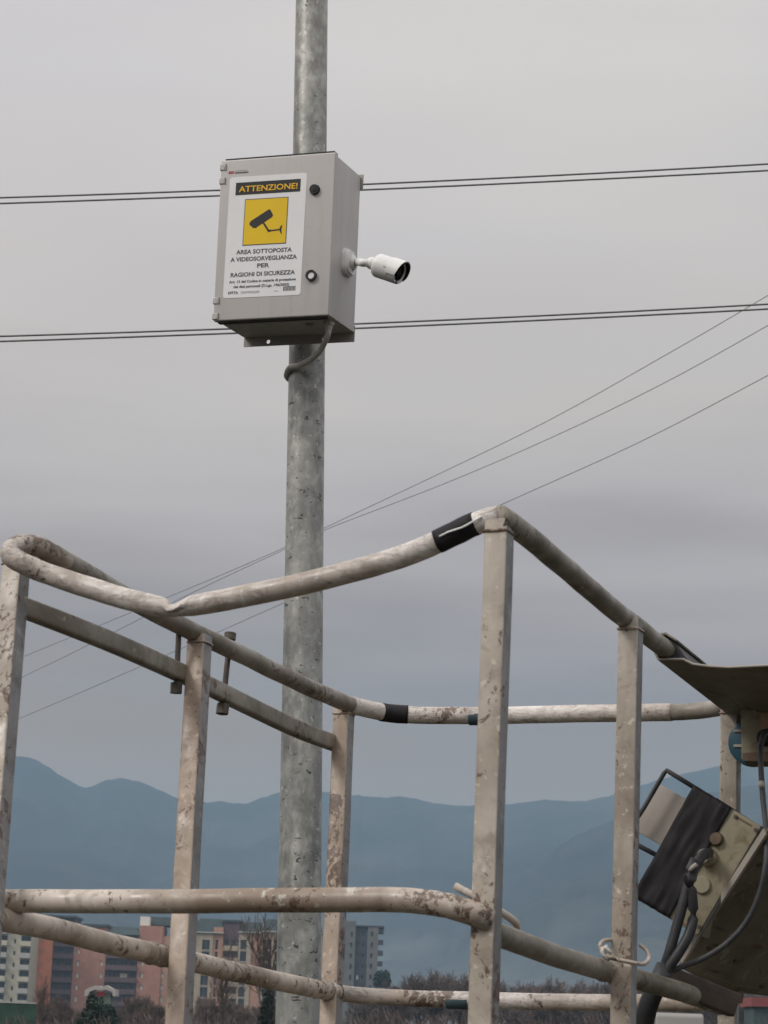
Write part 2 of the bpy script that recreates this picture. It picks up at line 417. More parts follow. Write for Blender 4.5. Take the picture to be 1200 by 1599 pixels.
# ------------------------------------------------------------------ haze: one closed box around the place
hm = bpy.data.materials.new('haze'); hm.use_nodes = True; ht = hm.node_tree
ht.nodes.remove(ht.nodes['Principled BSDF'])
pv = ht.nodes.new('ShaderNodeVolumePrincipled')
pv.inputs['Color'].default_value = (.53, .77, 1.0, 1); pv.inputs['Density'].default_value = 2.3e-4
ht.links.new(pv.outputs[0], ht.nodes['Material Output'].inputs['Volume'])
bm = B(); box(bm, (-5200, -4600, -3.5), (10400, 0, 0), (0, 9800, 0), (0, 0, 470))
obj('haze', bm, hm, kind='stuff')

# ------------------------------------------------------------------ pole
POLE_Y = 7.05
poleR = {0: 25.0, 100: 25.6, 200: 26.3, 600: 28.6, 900: 30.3, 1150: 32.4, 1450: 34.3, 1590: 35.3}
def pole_px(y):                                                    # centre line and half width down the picture
    x = 487.2 + (465.5 - 487.2) * (y / 1590)
    ks = sorted(poleR); 
    if y <= 0: h = 25.0 + y * .0062
    elif y >= 1590: h = 35.3 + (y - 1590) * .005
    else:
        for a, b in zip(ks, ks[1:]):
            if a <= y <= b: h = poleR[a] + (poleR[b] - poleR[a]) * (y - a) / (b - a); break
    return x, h
pts, sca = [], []
for i in range(0, 60):
    y = -560 + i * 50
    x, h = pole_px(y); p = atY(x, y, POLE_Y); d = (p - CAM).dot(_f)
    pts.append(p); sca.append(h * d / F_PX * .995)
# continue the line straight to the ground
a, b = pts[0], pts[-1]; t = -b.z / (a.z - b.z); pts.append(b + (a - b) * t - V((0, 0, .02))); sca.append(sca[-1] * 1.02)
pole = thing('pole', 'tall galvanised steel pole carrying the grey camera cabinet', 'pole', pts[-1] + V((0, 0, .02)))
bm = B(); sweep(bm, pts, circ(1, 40), up=V((0, -1, 0)), scales=sca); obj('shaft', bm, MT['galv'], pole, 'all')
bm = B(); disc(bm, pts[0] - V((0, 0, .002)), V((0, 0, 1)), sca[0] * 1.08, .03); obj('cap', bm, MT['galv'], pole, True)
bm = B(); disc(bm, V((pts[-1].x, pts[-1].y, .002)), V((0, 0, 1)), .17, .06, r2=.15); obj('footing_collar', bm, plain('concrete', (.3, .29, .27), .9, 0, .2, 20, .3), pole, True)
POLE_DIR = (pts[0] - pts[-1]).normalized()
def pole_at(z):
    a, b = pts[0], pts[-1]; t = (z - b.z) / (a.z - b.z); return b + (a - b) * t

# ------------------------------------------------------------------ cabinet
def rotm(a, b, g):
    return Matrix.Rotation(a, 3, 'Z') @ Matrix.Rotation(b, 3, 'X') @ Matrix.Rotation(g, 3, 'Y')
BM_ = rotm(-.34868, .04603, .0206)
wv, dv, zv = BM_ @ V((1, 0, 0)), BM_ @ V((0, 1, 0)), BM_ @ V((0, 0, 1))
BO = V((-.18338, 6.66996, 3.66834)); BW, BD, BH = .37077, .2280, .5
FL = BO - wv * BW                                             # front bottom left
cabinet = thing('camera_cabinet', 'grey metal cabinet with a yellow warning sticker strapped to the pole', 'electrical cabinet', BO - wv * (BW / 2) + dv * BD)
DT = .022
bm = B(); box(bm, FL + wv * .004 + dv * (DT + .006) + zv * .004, wv * (BW - .008), dv * (BD - DT - .006), zv * (BH - .008)); bevel(bm, .004)
obj('housing', bm, MT['cabinet'], cabinet, True)
bm = B(); box(bm, FL + wv * .009 + dv * (DT - .002) + zv * .009, wv * (BW - .018), dv * .012, zv * (BH - .018)); obj('door_gasket', bm, MT['cab_dark'], cabinet)
bm = B(); box(bm, FL, wv * BW, dv * DT, zv * BH); bevel(bm, .005, 3)
door = obj('door', bm, MT['cabinet'], cabinet, True)
# rain lip above the door
bm = B(); box(bm, FL + wv * .012 + zv * (BH + .0015) + dv * .004, wv * (BW - .018), dv * .03, zv * .0035); obj('rain_lip', bm, MT['cab_dark'], cabinet)
bm = B(); box(bm, FL + wv * .012 - zv * .005 + dv * .010, wv * (BW - .02), dv * .018, zv * .0035); obj('rain_lip', bm, MT['cab_dark'], cabinet)
for hz in (.478, .435, .062, .014):
    bm = B(); box(bm, FL - wv * .003 - dv * .003 + zv * (hz - .010), wv * .018, dv * .02, zv * .020); bevel(bm, .002, 1)
    h_ = obj('hinge', bm, MT['cabinet'], cabinet, True)
    bm = B(); box(bm, FL + wv * .0152 - dv * .0036 + zv * (hz - .010), wv * .0024, dv * .006, zv * .020); obj('hinge_pin', bm, MT['cab_under'], h_)
def door_px(px, py, off=0.0):
    return onplane(px, py, FL - dv * off, dv)
# locks
c0 = door_px(492, 296)
bm = B(); disc(bm, c0, -dv, .0165, .009, r2=.0145); lk = obj('lock', bm, MT['black'], door, True)
bm = B(); disc(bm, c0 - dv * .009, -dv, .008, .0015); box(bm, c0 - dv * .0105 - zv * .006 - wv * .0012, wv * .0024, -dv * .002, zv * .012); obj('lock_slot', bm, MT['cab_dark'], lk, True)
c1 = door_px(487, 430.5)
bm = B(); ring(bm, c1, -dv, .0165, .0108, .009); lk = obj('lock', bm, MT['black'], door, True)
bm = B(); disc(bm, c1, -dv, .0107, .006, r2=.010); box(bm, c1 - dv * .006 - zv * .005 - wv * .0007, wv * .0014, -dv * .0006, zv * .008); obj('lock_barrel', bm, MT['sticker'], lk, True)
# back plate with round holes, and its side lips
def poly_with_holes(name, outer, holes, o, ax, ay, thick, mat, parent):
    cu = bpy.data.curves.new(name, 'CURVE'); cu.dimensions = '2D'; cu.fill_mode = 'BOTH'; cu.extrude = thick / 2
    for P in [outer] + holes:
        s = cu.splines.new('POLY'); s.points.add(len(P) - 1); s.use_cyclic_u = True
        for q, p in zip(s.points, P): q.co = (p[0], p[1], 0, 1)
    t = bpy.data.objects.new('tmp', cu); col.objects.link(t)
    me = bpy.data.meshes.new_from_object(t.evaluated_get(bpy.context.evaluated_depsgraph_get()))
    bpy.data.objects.remove(t)
    n = ax.cross(ay)
    bm = B(); bm.from_mesh(me); bpy.data.meshes.remove(me)
    for v_ in bm.verts: v_.co = o + ax * v_.co.x + ay * v_.co.y + n * v_.co.z
    return obj(name, bm, mat, parent)
BB = FL + dv * (BD + .003)
def hole(cx, cy, r): return [(cx + r * math.cos(i * math.pi / 8), cy + r * math.sin(i * math.pi / 8)) for i in range(16)]
for z0 in (-.024, .452):
    br = poly_with_holes('mounting_bracket', [(.004, z0), (BW + .003 if z0 > 0 else BW - .004, z0), (BW + .003 if z0 > 0 else BW - .004, z0 + .05), (.004, z0 + .05)],
                    [hole(.085, z0 + (.013 if z0 < 0 else .03), .0065), hole(.268, z0 + (.013 if z0 < 0 else .03), .0065)], BB, wv, zv, .004, MT['cab_under'], cabinet)
# clamps round the pole
for z0 in (.06, .45):
    zc = BO.z + z0; pc = pole_at(zc); R = .060
    bm = B()
    for a0, a1 in ((0, 360),):
        n = 40
        P = []
        for k in range(n + 1):
            a = math.radians(a0 + (a1 - a0) * k / n); P.append(pc + (wv * math.cos(a) + dv * math.sin(a)) * R)
        sweep(bm, P, [(-.0015, -.012), (.0015, -.012), (.0015, .012), (-.0015, .012)], cap=False)
    cl = obj('pole_clamp', bm, MT['cab_under'], cabinet)
    for s_ in (-1, 1):
        bm = B(); sweep(bm, [pc + wv * s_ * .064 + dv * .02, V((pc.x, pc.y, zc)) + wv * s_ * .064 - dv * ((pc - BB).dot(dv) - .002)], circ(.004, 10))
        obj('clamp_bolt', bm, MT['bare_steel'], cl)
# bottom gland
g0 = BO - wv * .032 + dv * .085
bm = B(); disc(bm, g0 + zv * .004, -zv, .017, .012); disc(bm, g0 - zv * .007, -zv, .013, .016, r2=.010); obj('cable_gland', bm, MT['conduit'], cabinet, True)
bm = B(); disc(bm, BO - wv * .10 + dv * .10 + zv * .004, -zv, .011, .006); obj('blind_plug', bm, MT['cab_under'], cabinet, True)
# sticker -----------------------------------------------------------
s_tl, s_tr, s_br, s_bl = door_px(358.5, 276.5), door_px(479, 270), door_px(470.5, 459.5), door_px(349.5, 466.5)
SU = ((s_tr - s_tl) + (s_br - s_bl)) / 2; SWd = SU.length; SV = ((s_bl - s_tl) + (s_br - s_tr)) / 2; SHt = SV.length
SU.normalize(); SV = -SV; SV = (SV - SU * SV.dot(SU)).normalized()
SC = (s_tl + s_tr + s_br + s_bl) / 4; S0 = SC - SU * SWd / 2 - SV * SHt / 2            # lower left
SN = -dv
def SP(u, v_, off=.0004): return S0 + SU * (u * SWd) + SV * ((1 - v_) * SHt) + SN * off
def rrect(w_, h_, r):
    out = []
    for cx, cy, a0 in ((w_ - r, h_ - r, 0), (r, h_ - r, 90), (r, r, 180), (w_ - r, r, 270)):
        for i in range(5):
            a = math.radians(a0 + 22.5 * i); out.append((cx + r * math.cos(a), cy + r * math.sin(a)))
    return out
bm = B(); slab(bm, [S0 + SU * x + SV * y for x, y in rrect(SWd, SHt, .009)], SN * .0009)
sticker = obj('warning_sticker', bm, MT['sticker'], door)
# sub-parts hang on the sticker's parent level: door is a part, so the sticker is its sub-part and prints are joined per ink
def quad(bm, u0, v0, u1, v1, off, th=.0003):
    slab(bm, [SP(u0, v1, off), SP(u1, v1, off), SP(u1, v0, off), SP(u0, v0, off)], SN * th)
def text_bm(bm, s, u, v_, h, width, off, bold=.0, th=.0003, align='CENTER'):
    """letters of cap height h (m) centred at u, squeezed to width (m), baseline at v_"""
    cu = bpy.data.curves.new('t', 'FONT'); cu.body = s; cu.offset = bold; cu.extrude = 0; cu.resolution_u = 3
    t = bpy.data.objects.new('tmp', cu); col.objects.link(t)
    me = bpy.data.meshes.new_from_object(t.evaluated_get(bpy.context.evaluated_depsgraph_get())); bpy.data.objects.remove(t)
    xs = [q.co.x for q in me.vertices]; x0, x1 = min(xs), max(xs)
    cap = .73
    o = SP(u, v_, off)
    b2 = B(); b2.from_mesh(me); bpy.data.meshes.remove(me)
    r_ = bmesh.ops.extrude_face_region(b2, geom=b2.faces[:])
    bmesh.ops.translate(b2, verts=[g for g in r_['geom'] if isinstance(g, bmesh.types.BMVert)], vec=(0, 0, 1))
    kx = width / (x1 - x0)
    for q in b2.verts:
        x = (q.co.x - (x0 + x1) / 2) * kx
        if align == 'LEFT': x += width / 2
        q.co = o + SU * x + SV * (q.co.y / cap * h) + SN * (q.co.z * th)
    me2 = bpy.data.meshes.new('t2'); b2.to_mesh(me2); b2.free(); bm.from_mesh(me2); bpy.data.meshes.remove(me2)
lay = .0011
bm = B(); quad(bm, .085, .048, .925, .152, lay); banner = obj('warning_banner', bm, MT['ink'], door)
bm = B(); text_bm(bm, 'ATTENZIONE!', .51, .127, .0182, SWd * .76, lay + .0011, .018); obj('banner_lettering', bm, MT['amber'], door)
# pictogram square: dark border, yellow field, camera silhouette
bm = B(); quad(bm, .215, .19, .78, .575, lay); obj('pictogram_border', bm, MT['ink_grey'], door)
bm = B(); quad(bm, .225, .197, .77, .568, lay + .0004); obj('pictogram_field', bm, MT['yellow'], door)
bm = B()
def SQ(u, v_): return SP(u, v_, lay + .0008)
def spoly(P): slab(bm, [SQ(*p) for p in P], SN * .0003)
spoly([(.29, .395), (.305, .375), (.535, .285), (.555, .29), (.575, .312), (.595, .335), (.58, .352), (.37, .437), (.355, .43), (.335, .435), (.325, .418), (.30, .412)][::-1])
spoly([(.465, .40), (.485, .392), (.555, .458), (.535, .468)][::-1])
spoly([(.535, .455), (.57, .452), (.575, .47), (.54, .475)][::-1])
spoly([(.565, .457), (.685, .452), (.685, .464), (.565, .469)][::-1])
spoly([(.685, .447), (.705, .425), (.72, .42), (.715, .445), (.71, .458), (.714, .475), (.722, .498), (.708, .492), (.69, .47)][::-1])
obj('pictogram_camera', bm, MT['ink'], door)
bm = B()
for s_, vv, wd, hh in (('AREA SOTTOPOSTA', .642, .72, .0130), ('A VIDEOSORVEGLIANZA', .702, .86, .0130), ('PER', .760, .155, .0130), ('RAGIONI DI SICUREZZA', .828, .83, .0130)):
    text_bm(bm, s_, .50, vv, hh, SWd * wd, lay, .03)
obj('sticker_lettering', bm, MT['ink_grey'], door)
bm = B()
text_bm(bm, 'Art. 13 del Codice in materia di protezione', .50, .879, .0082, SWd * .86, lay, .03)
text_bm(bm, 'dei dati personali (D.Lgs. 196/2003)', .49, .920, .0082, SWd * .72, lay, .03)
text_bm(bm, 'DITTA', .065, .968, .0078, SWd * .13, lay, .04, align='LEFT')
for i in range(9): quad(bm, .775 + i * .018, .932, .786 + i * .018, .962, lay)
quad(bm, .775, .926, .935, .930, lay)
obj('small_print', bm, MT['ink_grey'], door)
bm = B(); quad(bm, .66, .958, .71, .961, lay); obj('printed_dash', bm, MT['ink_grey'], door)
bm = B(); text_bm(bm, '0247903200', .23, .968, .0075, SWd * .24, lay, .01, align='LEFT')
obj('sticker_number', bm, plain('pale_grey_print', (.35, .35, .36), .5), door)
# maker's mark in the corner, too small to read
bm = B()
p0 = door_px(357, 271.5, .0002)
for i in range(3): slab(bm, [p0 + SU * (i * .006) + SU * x + SV * y for x, y in ((0, 0), (.0048, 0), (.0052, .0085), (.0008, .0085))], SN * .0004)
obj('red_emblem', bm, MT['red'], door)
bm = B()
x = .0205
random.seed(4)
for i in range(13):
    ww = random.uniform(.0022, .0034); slab(bm, [p0 + SU * (x + a) + SV * y for a, y in ((0, 0), (ww, 0), (ww, .0045), (0, .0045))], SN * .0004); x += ww + .0008
slab(bm, [p0 + SU * a + SV * y for a, y in ((.0195, .0082), (.062, .0082), (.062, .0088), (.0195, .0088))], SN * .0004)
obj('maker_lettering', bm, MT['ink_grey'], door)

# conduit from the gland round the pole
zb = lambda z: pole_at(z)
cond = [g0 - zv * .012, g0 - zv * .03]
for px, py, d in ((508, 533, 7.07), (499, 549, 7.11), (484, 562, 7.16), (466, 571, 7.21), (454, 573, 7.26)):
    cond.append(at(px, py, d))
pc = pole_at(cond[-1].z)
for a in (200, 165, 130, 100):
    aa = math.radians(a); cond.append(pole_at(cond[-1].z - .006) + V((math.cos(aa), math.sin(aa), 0)) * (.063 - (.012 if a == 100 else 0)))
bm = B(); tube(bm, cond, .0088, 14, .01)
cdt = obj('conduit', bm, MT['conduit'], None, 'all')
tag(cdt, 'short grey flexible conduit curving from the cabinet underside round the pole', 'conduit')

# ------------------------------------------------------------------ security camera on the cabinet's side
SF = BO                                                      # a point of the side face, normal wv
def side_px(px, py, off=0.0): return onplane(px, py, SF + wv * (off - .004), wv)
sb = side_px(541, 410.5)
seccam = thing('security_camera', 'small white bullet security camera on the side of the grey cabinet', 'camera', sb)
bm = B()
n = 32
def flower(r):  # rounded lobed base plate
    out = []
    for i in range(48):
        a = 2 * math.pi * i / 48; rr = r * (1 + .07 * math.cos(4 * a + math.pi)); out.append(sb + dv * (rr * math.cos(a)) + zv * (rr * math.sin(a)))
    return out
slab(bm, flower(.043), wv * .013); slab(bm, [p + wv * .013 for p in flower(.038)], wv * .006)
for sgn in (-1, 1):
    disc(bm, sb + zv * (sgn * .027) + dv * .012 * sgn + wv * .019, wv, .006, .002)
obj('mount_plate', bm, MT['white'], seccam, True)
dc = 6.745
rear = at(589, 413.5, dc)
axis = (CR * (.93 * .86) - CU * (.365 * .86) - _f * .43).normalized()
j0 = sb + wv * .019
j1 = j0 + wv * .035 - dv * .012
bm = B(); disc(bm, j0, wv, .026, .012, r2=.017)
tube(bm, [j0 + wv * .010, j0 + wv * .022 - dv * .006, at(566, 410, dc + .02), at(578, 410.5, dc + .008)], .0115, 16, .008); obj('arm', bm, MT['white'], seccam, 'all')
bm = B(); bmesh.ops.create_uvsphere(bm, u_segments=20, v_segments=12, radius=.018, matrix=Matrix.Translation(at(581, 411, dc + .004)))
obj('swivel_joint', bm, MT['white'], seccam, 'all')
side = axis.cross(V((0, 0, 1))).normalized(); upc = side.cross(axis).normalized()
LEN, RR = .080, .0345
bm = B()
prof = [(-.002, .012), (-.004, .022), (0, .0315), (.006, .0345), (.014, RR), (LEN - .004, RR), (LEN, RR - .0015), (LEN, RR - .003), (LEN - .003, RR - .0035), (LEN - .004, RR - .0085), (LEN - .016, RR - .009)]
rg = []
for hh, rr in prof:
    rg.append([bm.verts.new(rear + axis * hh + (side * math.cos(2 * math.pi * i / 40) + upc * math.sin(2 * math.pi * i / 40)) * rr) for i in range(40)])
for a, b in zip(rg, rg[1:]):
    for i in range(40): bm.faces.new((a[i], a[(i + 1) % 40], b[(i + 1) % 40], b[i]))
bm.faces.new(rg[0][::-1])
shell = obj('shell', bm, MT['white'], seccam, True)
bm = B(); disc(bm, rear + axis * (LEN - .017), axis, RR - .0088, .006, 40); ring(bm, rear + axis * (LEN - .011), axis, RR - .0090, RR - .0125, .007, 40)
obj('front_bezel', bm, MT['black'], seccam, True)
bm = B(); disc(bm, rear + axis * (LEN - .010), axis, .0125, .007, 28, r2=.011); obj('lens', bm, MT['glass'], seccam, True)
# sun visor: arc over the front
bm = B()
P0, P1 = [], []
n = 26
for i in range(n + 1):
    a = math.radians(-28 + 236 * i / n)
    d_ = side * math.cos(a) + upc * math.sin(a)
    e = .012 * max(.0, math.sin(math.radians(180 * i / n))) ** .6
    P0.append((rear + axis * (LEN - .03) + d_ * (RR + .0004), rear + axis * (LEN + e) + d_ * (RR + .0004), rear + axis * (LEN + e) + d_ * (RR + .0022), rear + axis * (LEN - .03) + d_ * (RR + .0022)))
R_ = [[bm.verts.new(p) for p in q] for q in P0]
for a, b in zip(R_, R_[1:]):
    for k in range(4): bm.faces.new((a[k], a[(k + 1) % 4], b[(k + 1) % 4], b[k]))
bm.faces.new(R_[0][::-1]); bm.faces.new(R_[-1])
obj('sun_visor', bm, MT['white'], seccam, True)
bm = B()
P0 = []
for i in range(n + 1):
    a = math.radians(-26 + 232 * i / n); d_ = side * math.cos(a) + upc * math.sin(a)
    e = .012 * max(.0, math.sin(math.radians(180 * i / n))) ** .6
    P0.append((rear + axis * (LEN - .002) + d_ * (RR - .0032), rear + axis * (LEN + e + .0006) + d_ * (RR - .0032), rear + axis * (LEN + e + .0006) + d_ * (RR + .0003), rear + axis * (LEN + .0003) + d_ * (RR + .0003)))
R_ = [[bm.verts.new(p) for p in q] for q in P0]
for a, b in zip(R_, R_[1:]):
    for k in range(4): bm.faces.new((a[k], a[(k + 1) % 4], b[(k + 1) % 4], b[k]))
obj('visor_lining', bm, MT['black'], seccam, True)
# unreadable maker's mark and the moulded curve on the shell
bm = B()
def on_shell(px, py):
    # nearest hit of the sight line with the shell cylinder
    r = ray(px, py); o = CAM - rear; a_ = r - axis * r.dot(axis); b_ = o - axis * o.dot(axis)
    A, Bq, C = a_.dot(a_), 2 * a_.dot(b_), b_.dot(b_) - (RR + .0003) ** 2
    D = max(0, Bq * Bq - 4 * A * C); return CAM + r * ((-Bq - math.sqrt(D)) / (2 * A))
tube(bm, [on_shell(599 + i * 1.05, 415.5 + i * .42) for i in range(14)], .0011, 6, .003)
obj('maker_mark', bm, plain('mark_grey', (.16, .16, .17), .5), seccam)
bm = B(); tube(bm, [on_shell(x, y) for x, y in ((601, 431), (603.5, 427.8), (607, 426.2), (611, 425.9), (615, 426))], .0007, 6, .003)
obj('shell_groove', bm, plain('groove_grey', (.36, .36, .34), .5), seccam)
bm = B(); disc(bm, rear + axis * (LEN - .004) - upc * (RR - .004), axis, .0035, .006, 12); obj('light_sensor', bm, MT['black'], seccam, True)

# ------------------------------------------------------------------ overhead cables
def cable_path(f, Yf, x0, x1, n=50):
    return [atY(x0 + (x1 - x0) * i / n, f(x0 + (x1 - x0) * i / n), Yf) for i in range(n + 1)]
for nm, lab, f in (
    ('overhead_cable', 'upper strand of the high pair of black cables passing behind the cabinet', lambda x: 308.5 - .0305 * x - .0000112 * x * x),
    ('overhead_cable', 'lower strand of the high pair of black cables passing behind the cabinet', lambda x: 317.5 - .0325 * x - .0000087 * x * x),
    ('overhead_cable', 'upper strand of the low pair of black cables at the cabinet underside level', lambda x: 525.0 - .0290 * x - .0000107 * x * x),
    ('overhead_cable', 'lower strand of the low pair of black cables at the cabinet underside level', lambda x: 533.0 - .0320 * x - .0000085 * x * x)):
    bm = B(); tube(bm, cable_path(f, 12.0, -2600, 3800), .0052, 8, smooth=False); tag(obj(nm, bm, MT['wire'], None, 'all'), lab, 'cable', 'horizontal overhead cables')
DN = V((1.6, 1, 0)).normalized(); DO = V((4, 34, 0))           # the vertical plane of the long power line, running away to the left
for lab, P in (
    ('thin power line rising to the right, uppermost of the three slanting ones', [(-700, 1318), (-100, 1080), (45, 1022), (300, 917), (440, 857), (510, 823), (690, 738), (860, 655), (1030, 560), (1200, 461), (1500, 278)]),
    ('thin power line rising to the right, middle of the three slanting ones', [(-700, 1352), (-100, 1112), (50, 1050), (300, 926), (440, 860), (510, 826.5), (690, 757), (860, 684), (1030, 602), (1200, 508), (1500, 335)]),
    ('thin power line rising to the right, lowest of the three slanting ones', [(-700, 1400), (-100, 1175), (40, 1118), (210, 1045), (440, 943), (600, 872), (790, 785), (1000, 690), (1200, 586), (1500, 425)])):
    bm = B(); tube(bm, [onplane(x, y, DO, DN) for x, y in P], .0056, 6, .6); tag(obj('power_line', bm, MT['wire'], None, 'all'), lab, 'power line', 'slanting power lines')

# ------------------------------------------------------------------ work basket
RM = rotm(-.395, -.0547, -.0035); CW, CL, CZ = RM @ V((1, 0, 0)), RM @ V((0, 1, 0)), RM @ V((0, 0, 1))
CO = V((-.5253, 3.4234, 2.2902)); S = .55
def top(px, py): return onplane(px, py, CO, CZ)
def mid(px, py): return onplane(px, py, CO - CZ * S, CZ)
def frontp(px, py, off=0): return onplane(px, py, CO - CL * off, CL)
def leftp(px, py, off=0): return onplane(px, py, top(28, 855) + CW * off, CW)
BASE = CO + CW * .37 + CL * .6 - CZ * 1.12
basket = thing('work_basket', 'battered off-white tubular lift basket in front of the pole', 'lift basket', V((BASE.x, BASE.y, 0)))
posts = {'P1': ((26, 882), (-19, 1430)), 'P2': ((313, 990), (285, 1492)), 'P3': ((538, 1102), (519, 1549)), 'P4': ((780, 812), (760, 1452)), 'P5': ((986, 967), (975, 1518)), 'P6': ((1142, 1100), (1138, 1582))}
foot = {}
for k, (a, b) in posts.items():
    A, Bm = top(*a), mid(*b)
    d = (Bm - A).normalized(); E_ = A + d * 1.12; foot[k] = E_
    A2 = A - d * -.002
    bm = B(); n = 36
    pts_ = [A2 + (E_ - A2) * i / n for i in range(n + 1)]
    pts_ = [p + noise.noise_vector(p * 4 + V((len(k), 0, 0))) * .0012 for p in pts_]
    prof = rsq(.0325, .0325, .0028)
    rings_ = []
    for p in pts_:
        rings_.append([bm.verts.new(p + CW * q[0] + CL * q[1]) for q in prof])
    for r1, r2 in zip(rings_, rings_[1:]):
        for j in range(len(prof)): bm.faces.new((r1[j], r1[(j + 1) % len(prof)], r2[(j + 1) % len(prof)], r2[j]))
    bm.faces.new(rings_[0][::-1]); bm.faces.new(rings_[-1])
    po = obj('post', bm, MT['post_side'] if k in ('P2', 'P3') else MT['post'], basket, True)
    po.data.materials.append(MT['post_shaded'])
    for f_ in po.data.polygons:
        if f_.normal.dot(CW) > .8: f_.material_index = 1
    # weld bead where the post meets the top rail
    wz = A + d * (.002 if k == 'P1' else .0185)
    loop = [wz + CW * q[0] * 1.06 + CL * q[1] * 1.06 for q in rsq(.0325, .0325, .005, 3)]; loop.append(loop[0])
    bm = B(); tube(bm, loop, .0019, 8, .004, smooth=False, wob=0)
    for v_ in bm.verts: v_.co += noise.noise_vector(v_.co * 190) * .0013
    obj('weld_bead', bm, MT['post_side'], basket, 'all')
# top rail: one bent tube all the way round, front stretch crushed downwards
front = [(80, 898), (115, 910), (150, 921), (185, 932), (220, 941), (250, 947), (268, 949.5)]
front2 = [(276, 948), (300, 946), (350, 937), (400, 927), (450, 917), (500, 905), (550, 892), (600, 878), (645, 863), (690, 843), (735, 821), (765, 810), (782, 807)]
FR = [CO + CW * a * .001 + CL * b * .001 + CZ * c_ * .001 for a, b, c_ in ((11, 95, 0), (10, 60, 2), (4, 27, 6), (-7, 6, 4), (-15, -8, -4), (-16, -17, -14), (-6, -20, -24), (10, -16, -32), (28, -8, -40))] + [frontp(*p) for p in front]
FR2 = [frontp(*p) for p in front2]
fp = smoothpath(FR, .006) + smoothpath(FR2, .02)
cp = frontp(272, 949)
sc_ = []
for p in fp:
    d = (p - cp).length; sc_.append(1 - .13 * math.exp(-(d / .03) ** 2) + .012 * noise.noise(p * 20))
bm = B()
sweep(bm, fp, circ(.0157, 24), scales=sc_)
for v_ in bm.verts:                                            # the crease of the dent, pressed in from above
    d = (v_.co - cp); 
    if d.length < .05 and d.dot(CZ) > -.002: v_.co -= CZ * (.011 * math.exp(-(d.dot(CW) / .009) ** 2))
    v_.co += noise.noise_vector(v_.co * 40) * .0005
obj('front_top_rail', bm, MT['rail'], basket, 'all')
RT = [top(782, 807), top(795, 815), top(840, 850), top(940, 936), top(986, 972), top(1040, 1014), top(1100, 1060), top(1128, 1083), top(1138, 1093), top(1134, 1101), top(1120, 1106), top(1090, 1110), top(1050, 1112)]
bm = B(); tube(bm, RT, .0156, 22, .02, wob=.0015)
rt_rail = obj('right_top_rail', bm, MT['rail_old'], basket, 'all')
BK = [top(1050, 1112), top(1000, 1113), top(850, 1116), top(740, 1117.5), top(660, 1117), top(610, 1114), top(575, 1108), top(548, 1101)]
bm = B(); tube(bm, BK, .0168, 22, .02, wob=.001); obj('back_top_rail', bm, MT['rail'], basket, 'all')
LT = [top(556, 1103.5), top(545, 1100), top(520, 1090), top(480, 1073), top(400, 1033), top(300, 986), top(200, 934), top(130, 893), CO + CW * .011 + CL * .095, CO + CW * .010 + CL * .060 + CZ * .002]
bm = B(); tube(bm, LT, .0158, 22, .02, wob=.0015); obj('left_top_rail', bm, MT['rail_old'], basket, 'all')
# middle rails
FM = [frontp(-30, 1410, .012), frontp(0, 1407.5, .016), frontp(150, 1408, .018), frontp(300, 1407.5, .018), frontp(450, 1406, .018), frontp(600, 1405.5, .018), frontp(660, 1409, .018), frontp(705, 1416, .018), frontp(740, 1427, .012), frontp(764, 1438, -.002)]
bm = B(); tube(bm, FM, .0165, 22, .02, wob=.001); obj('front_middle_rail', bm, MT['rail_low'], basket, 'all')
RMd = [mid(762, 1454), mid(800, 1468), mid(880, 1497), mid(960, 1520), mid(1060, 1548), mid(1126, 1571)]
bm = B(); tube(bm, RMd, .0160, 22, .02, wob=.001); obj('right_middle_rail', bm, MT['rail_old'], basket, 'all')
LM = [mid(-19, 1429), mid(0, 1436), mid(80, 1450), mid(160, 1471), mid(250, 1492), mid(350, 1514), mid(450, 1536), mid(519, 1549)]
bm = B(); tube(bm, LM, .0165, 22, .02, wob=.001); obj('left_middle_rail', bm, MT['rail_low'], basket, 'all')
BM = [mid(519, 1548), mid(540, 1552), mid(580, 1556), mid(640, 1559), mid(700, 1561), mid(850, 1564.5), mid(940, 1566), mid(1050, 1566), mid(1110, 1566), mid(1138, 1568)]
bm = B(); tube(bm, BM, .0150, 22, .02, wob=.001); obj('back_middle_rail', bm, MT['rail'], basket, 'all')
def weld_ring(P, k, R):
    Q = smoothpath(P, .01); c_ = min(Q, key=lambda q: (q - k).length); i_ = Q.index(c_)
    ax = (Q[min(i_ + 1, len(Q) - 1)] - Q[max(i_ - 1, 0)]).normalized(); s_ = ax.orthogonal().normalized(); t_ = ax.cross(s_)
    bm = B(); tube(bm, [c_ + (s_ * math.cos(a * math.pi / 14) + t_ * math.sin(a * math.pi / 14)) * R for a in range(29)], .0021, 8, smooth=False)
    for v_ in bm.verts: v_.co += noise.noise_vector(v_.co * 150) * .0016
    obj('weld_bead', bm, MT['rail_old'], basket, 'all')
for P, ks, R in ((LM, ('P2', 'P3'), .0165), (BM, ('P3', 'P6'), .015), (RMd, ('P4', 'P5'), .0160)):
    for k in ks:
        A, E_ = top(*posts[k][0]), mid(*posts[k][1])
        dr = (P[-1] - P[0]).normalized()
        for sgn in (-1, 1): weld_ring(P, E_ + dr * sgn * .0195, R)
# rectangular bar of the entrance side
_a, _b = top(*posts['P1'][0]), mid(*posts['P1'][1])
GB = [_a + (_b - _a) * .122, leftp(120, 981), leftp(200, 1014), leftp(310, 1064), leftp(400, 1108), leftp(470, 1141), leftp(540, 1167)]
bm = B(); sweep(bm, smoothpath(GB, .04), rsq(.022, .030, .005), up=CZ); obj('entrance_bar', bm, MT['rail_old'], basket, True)
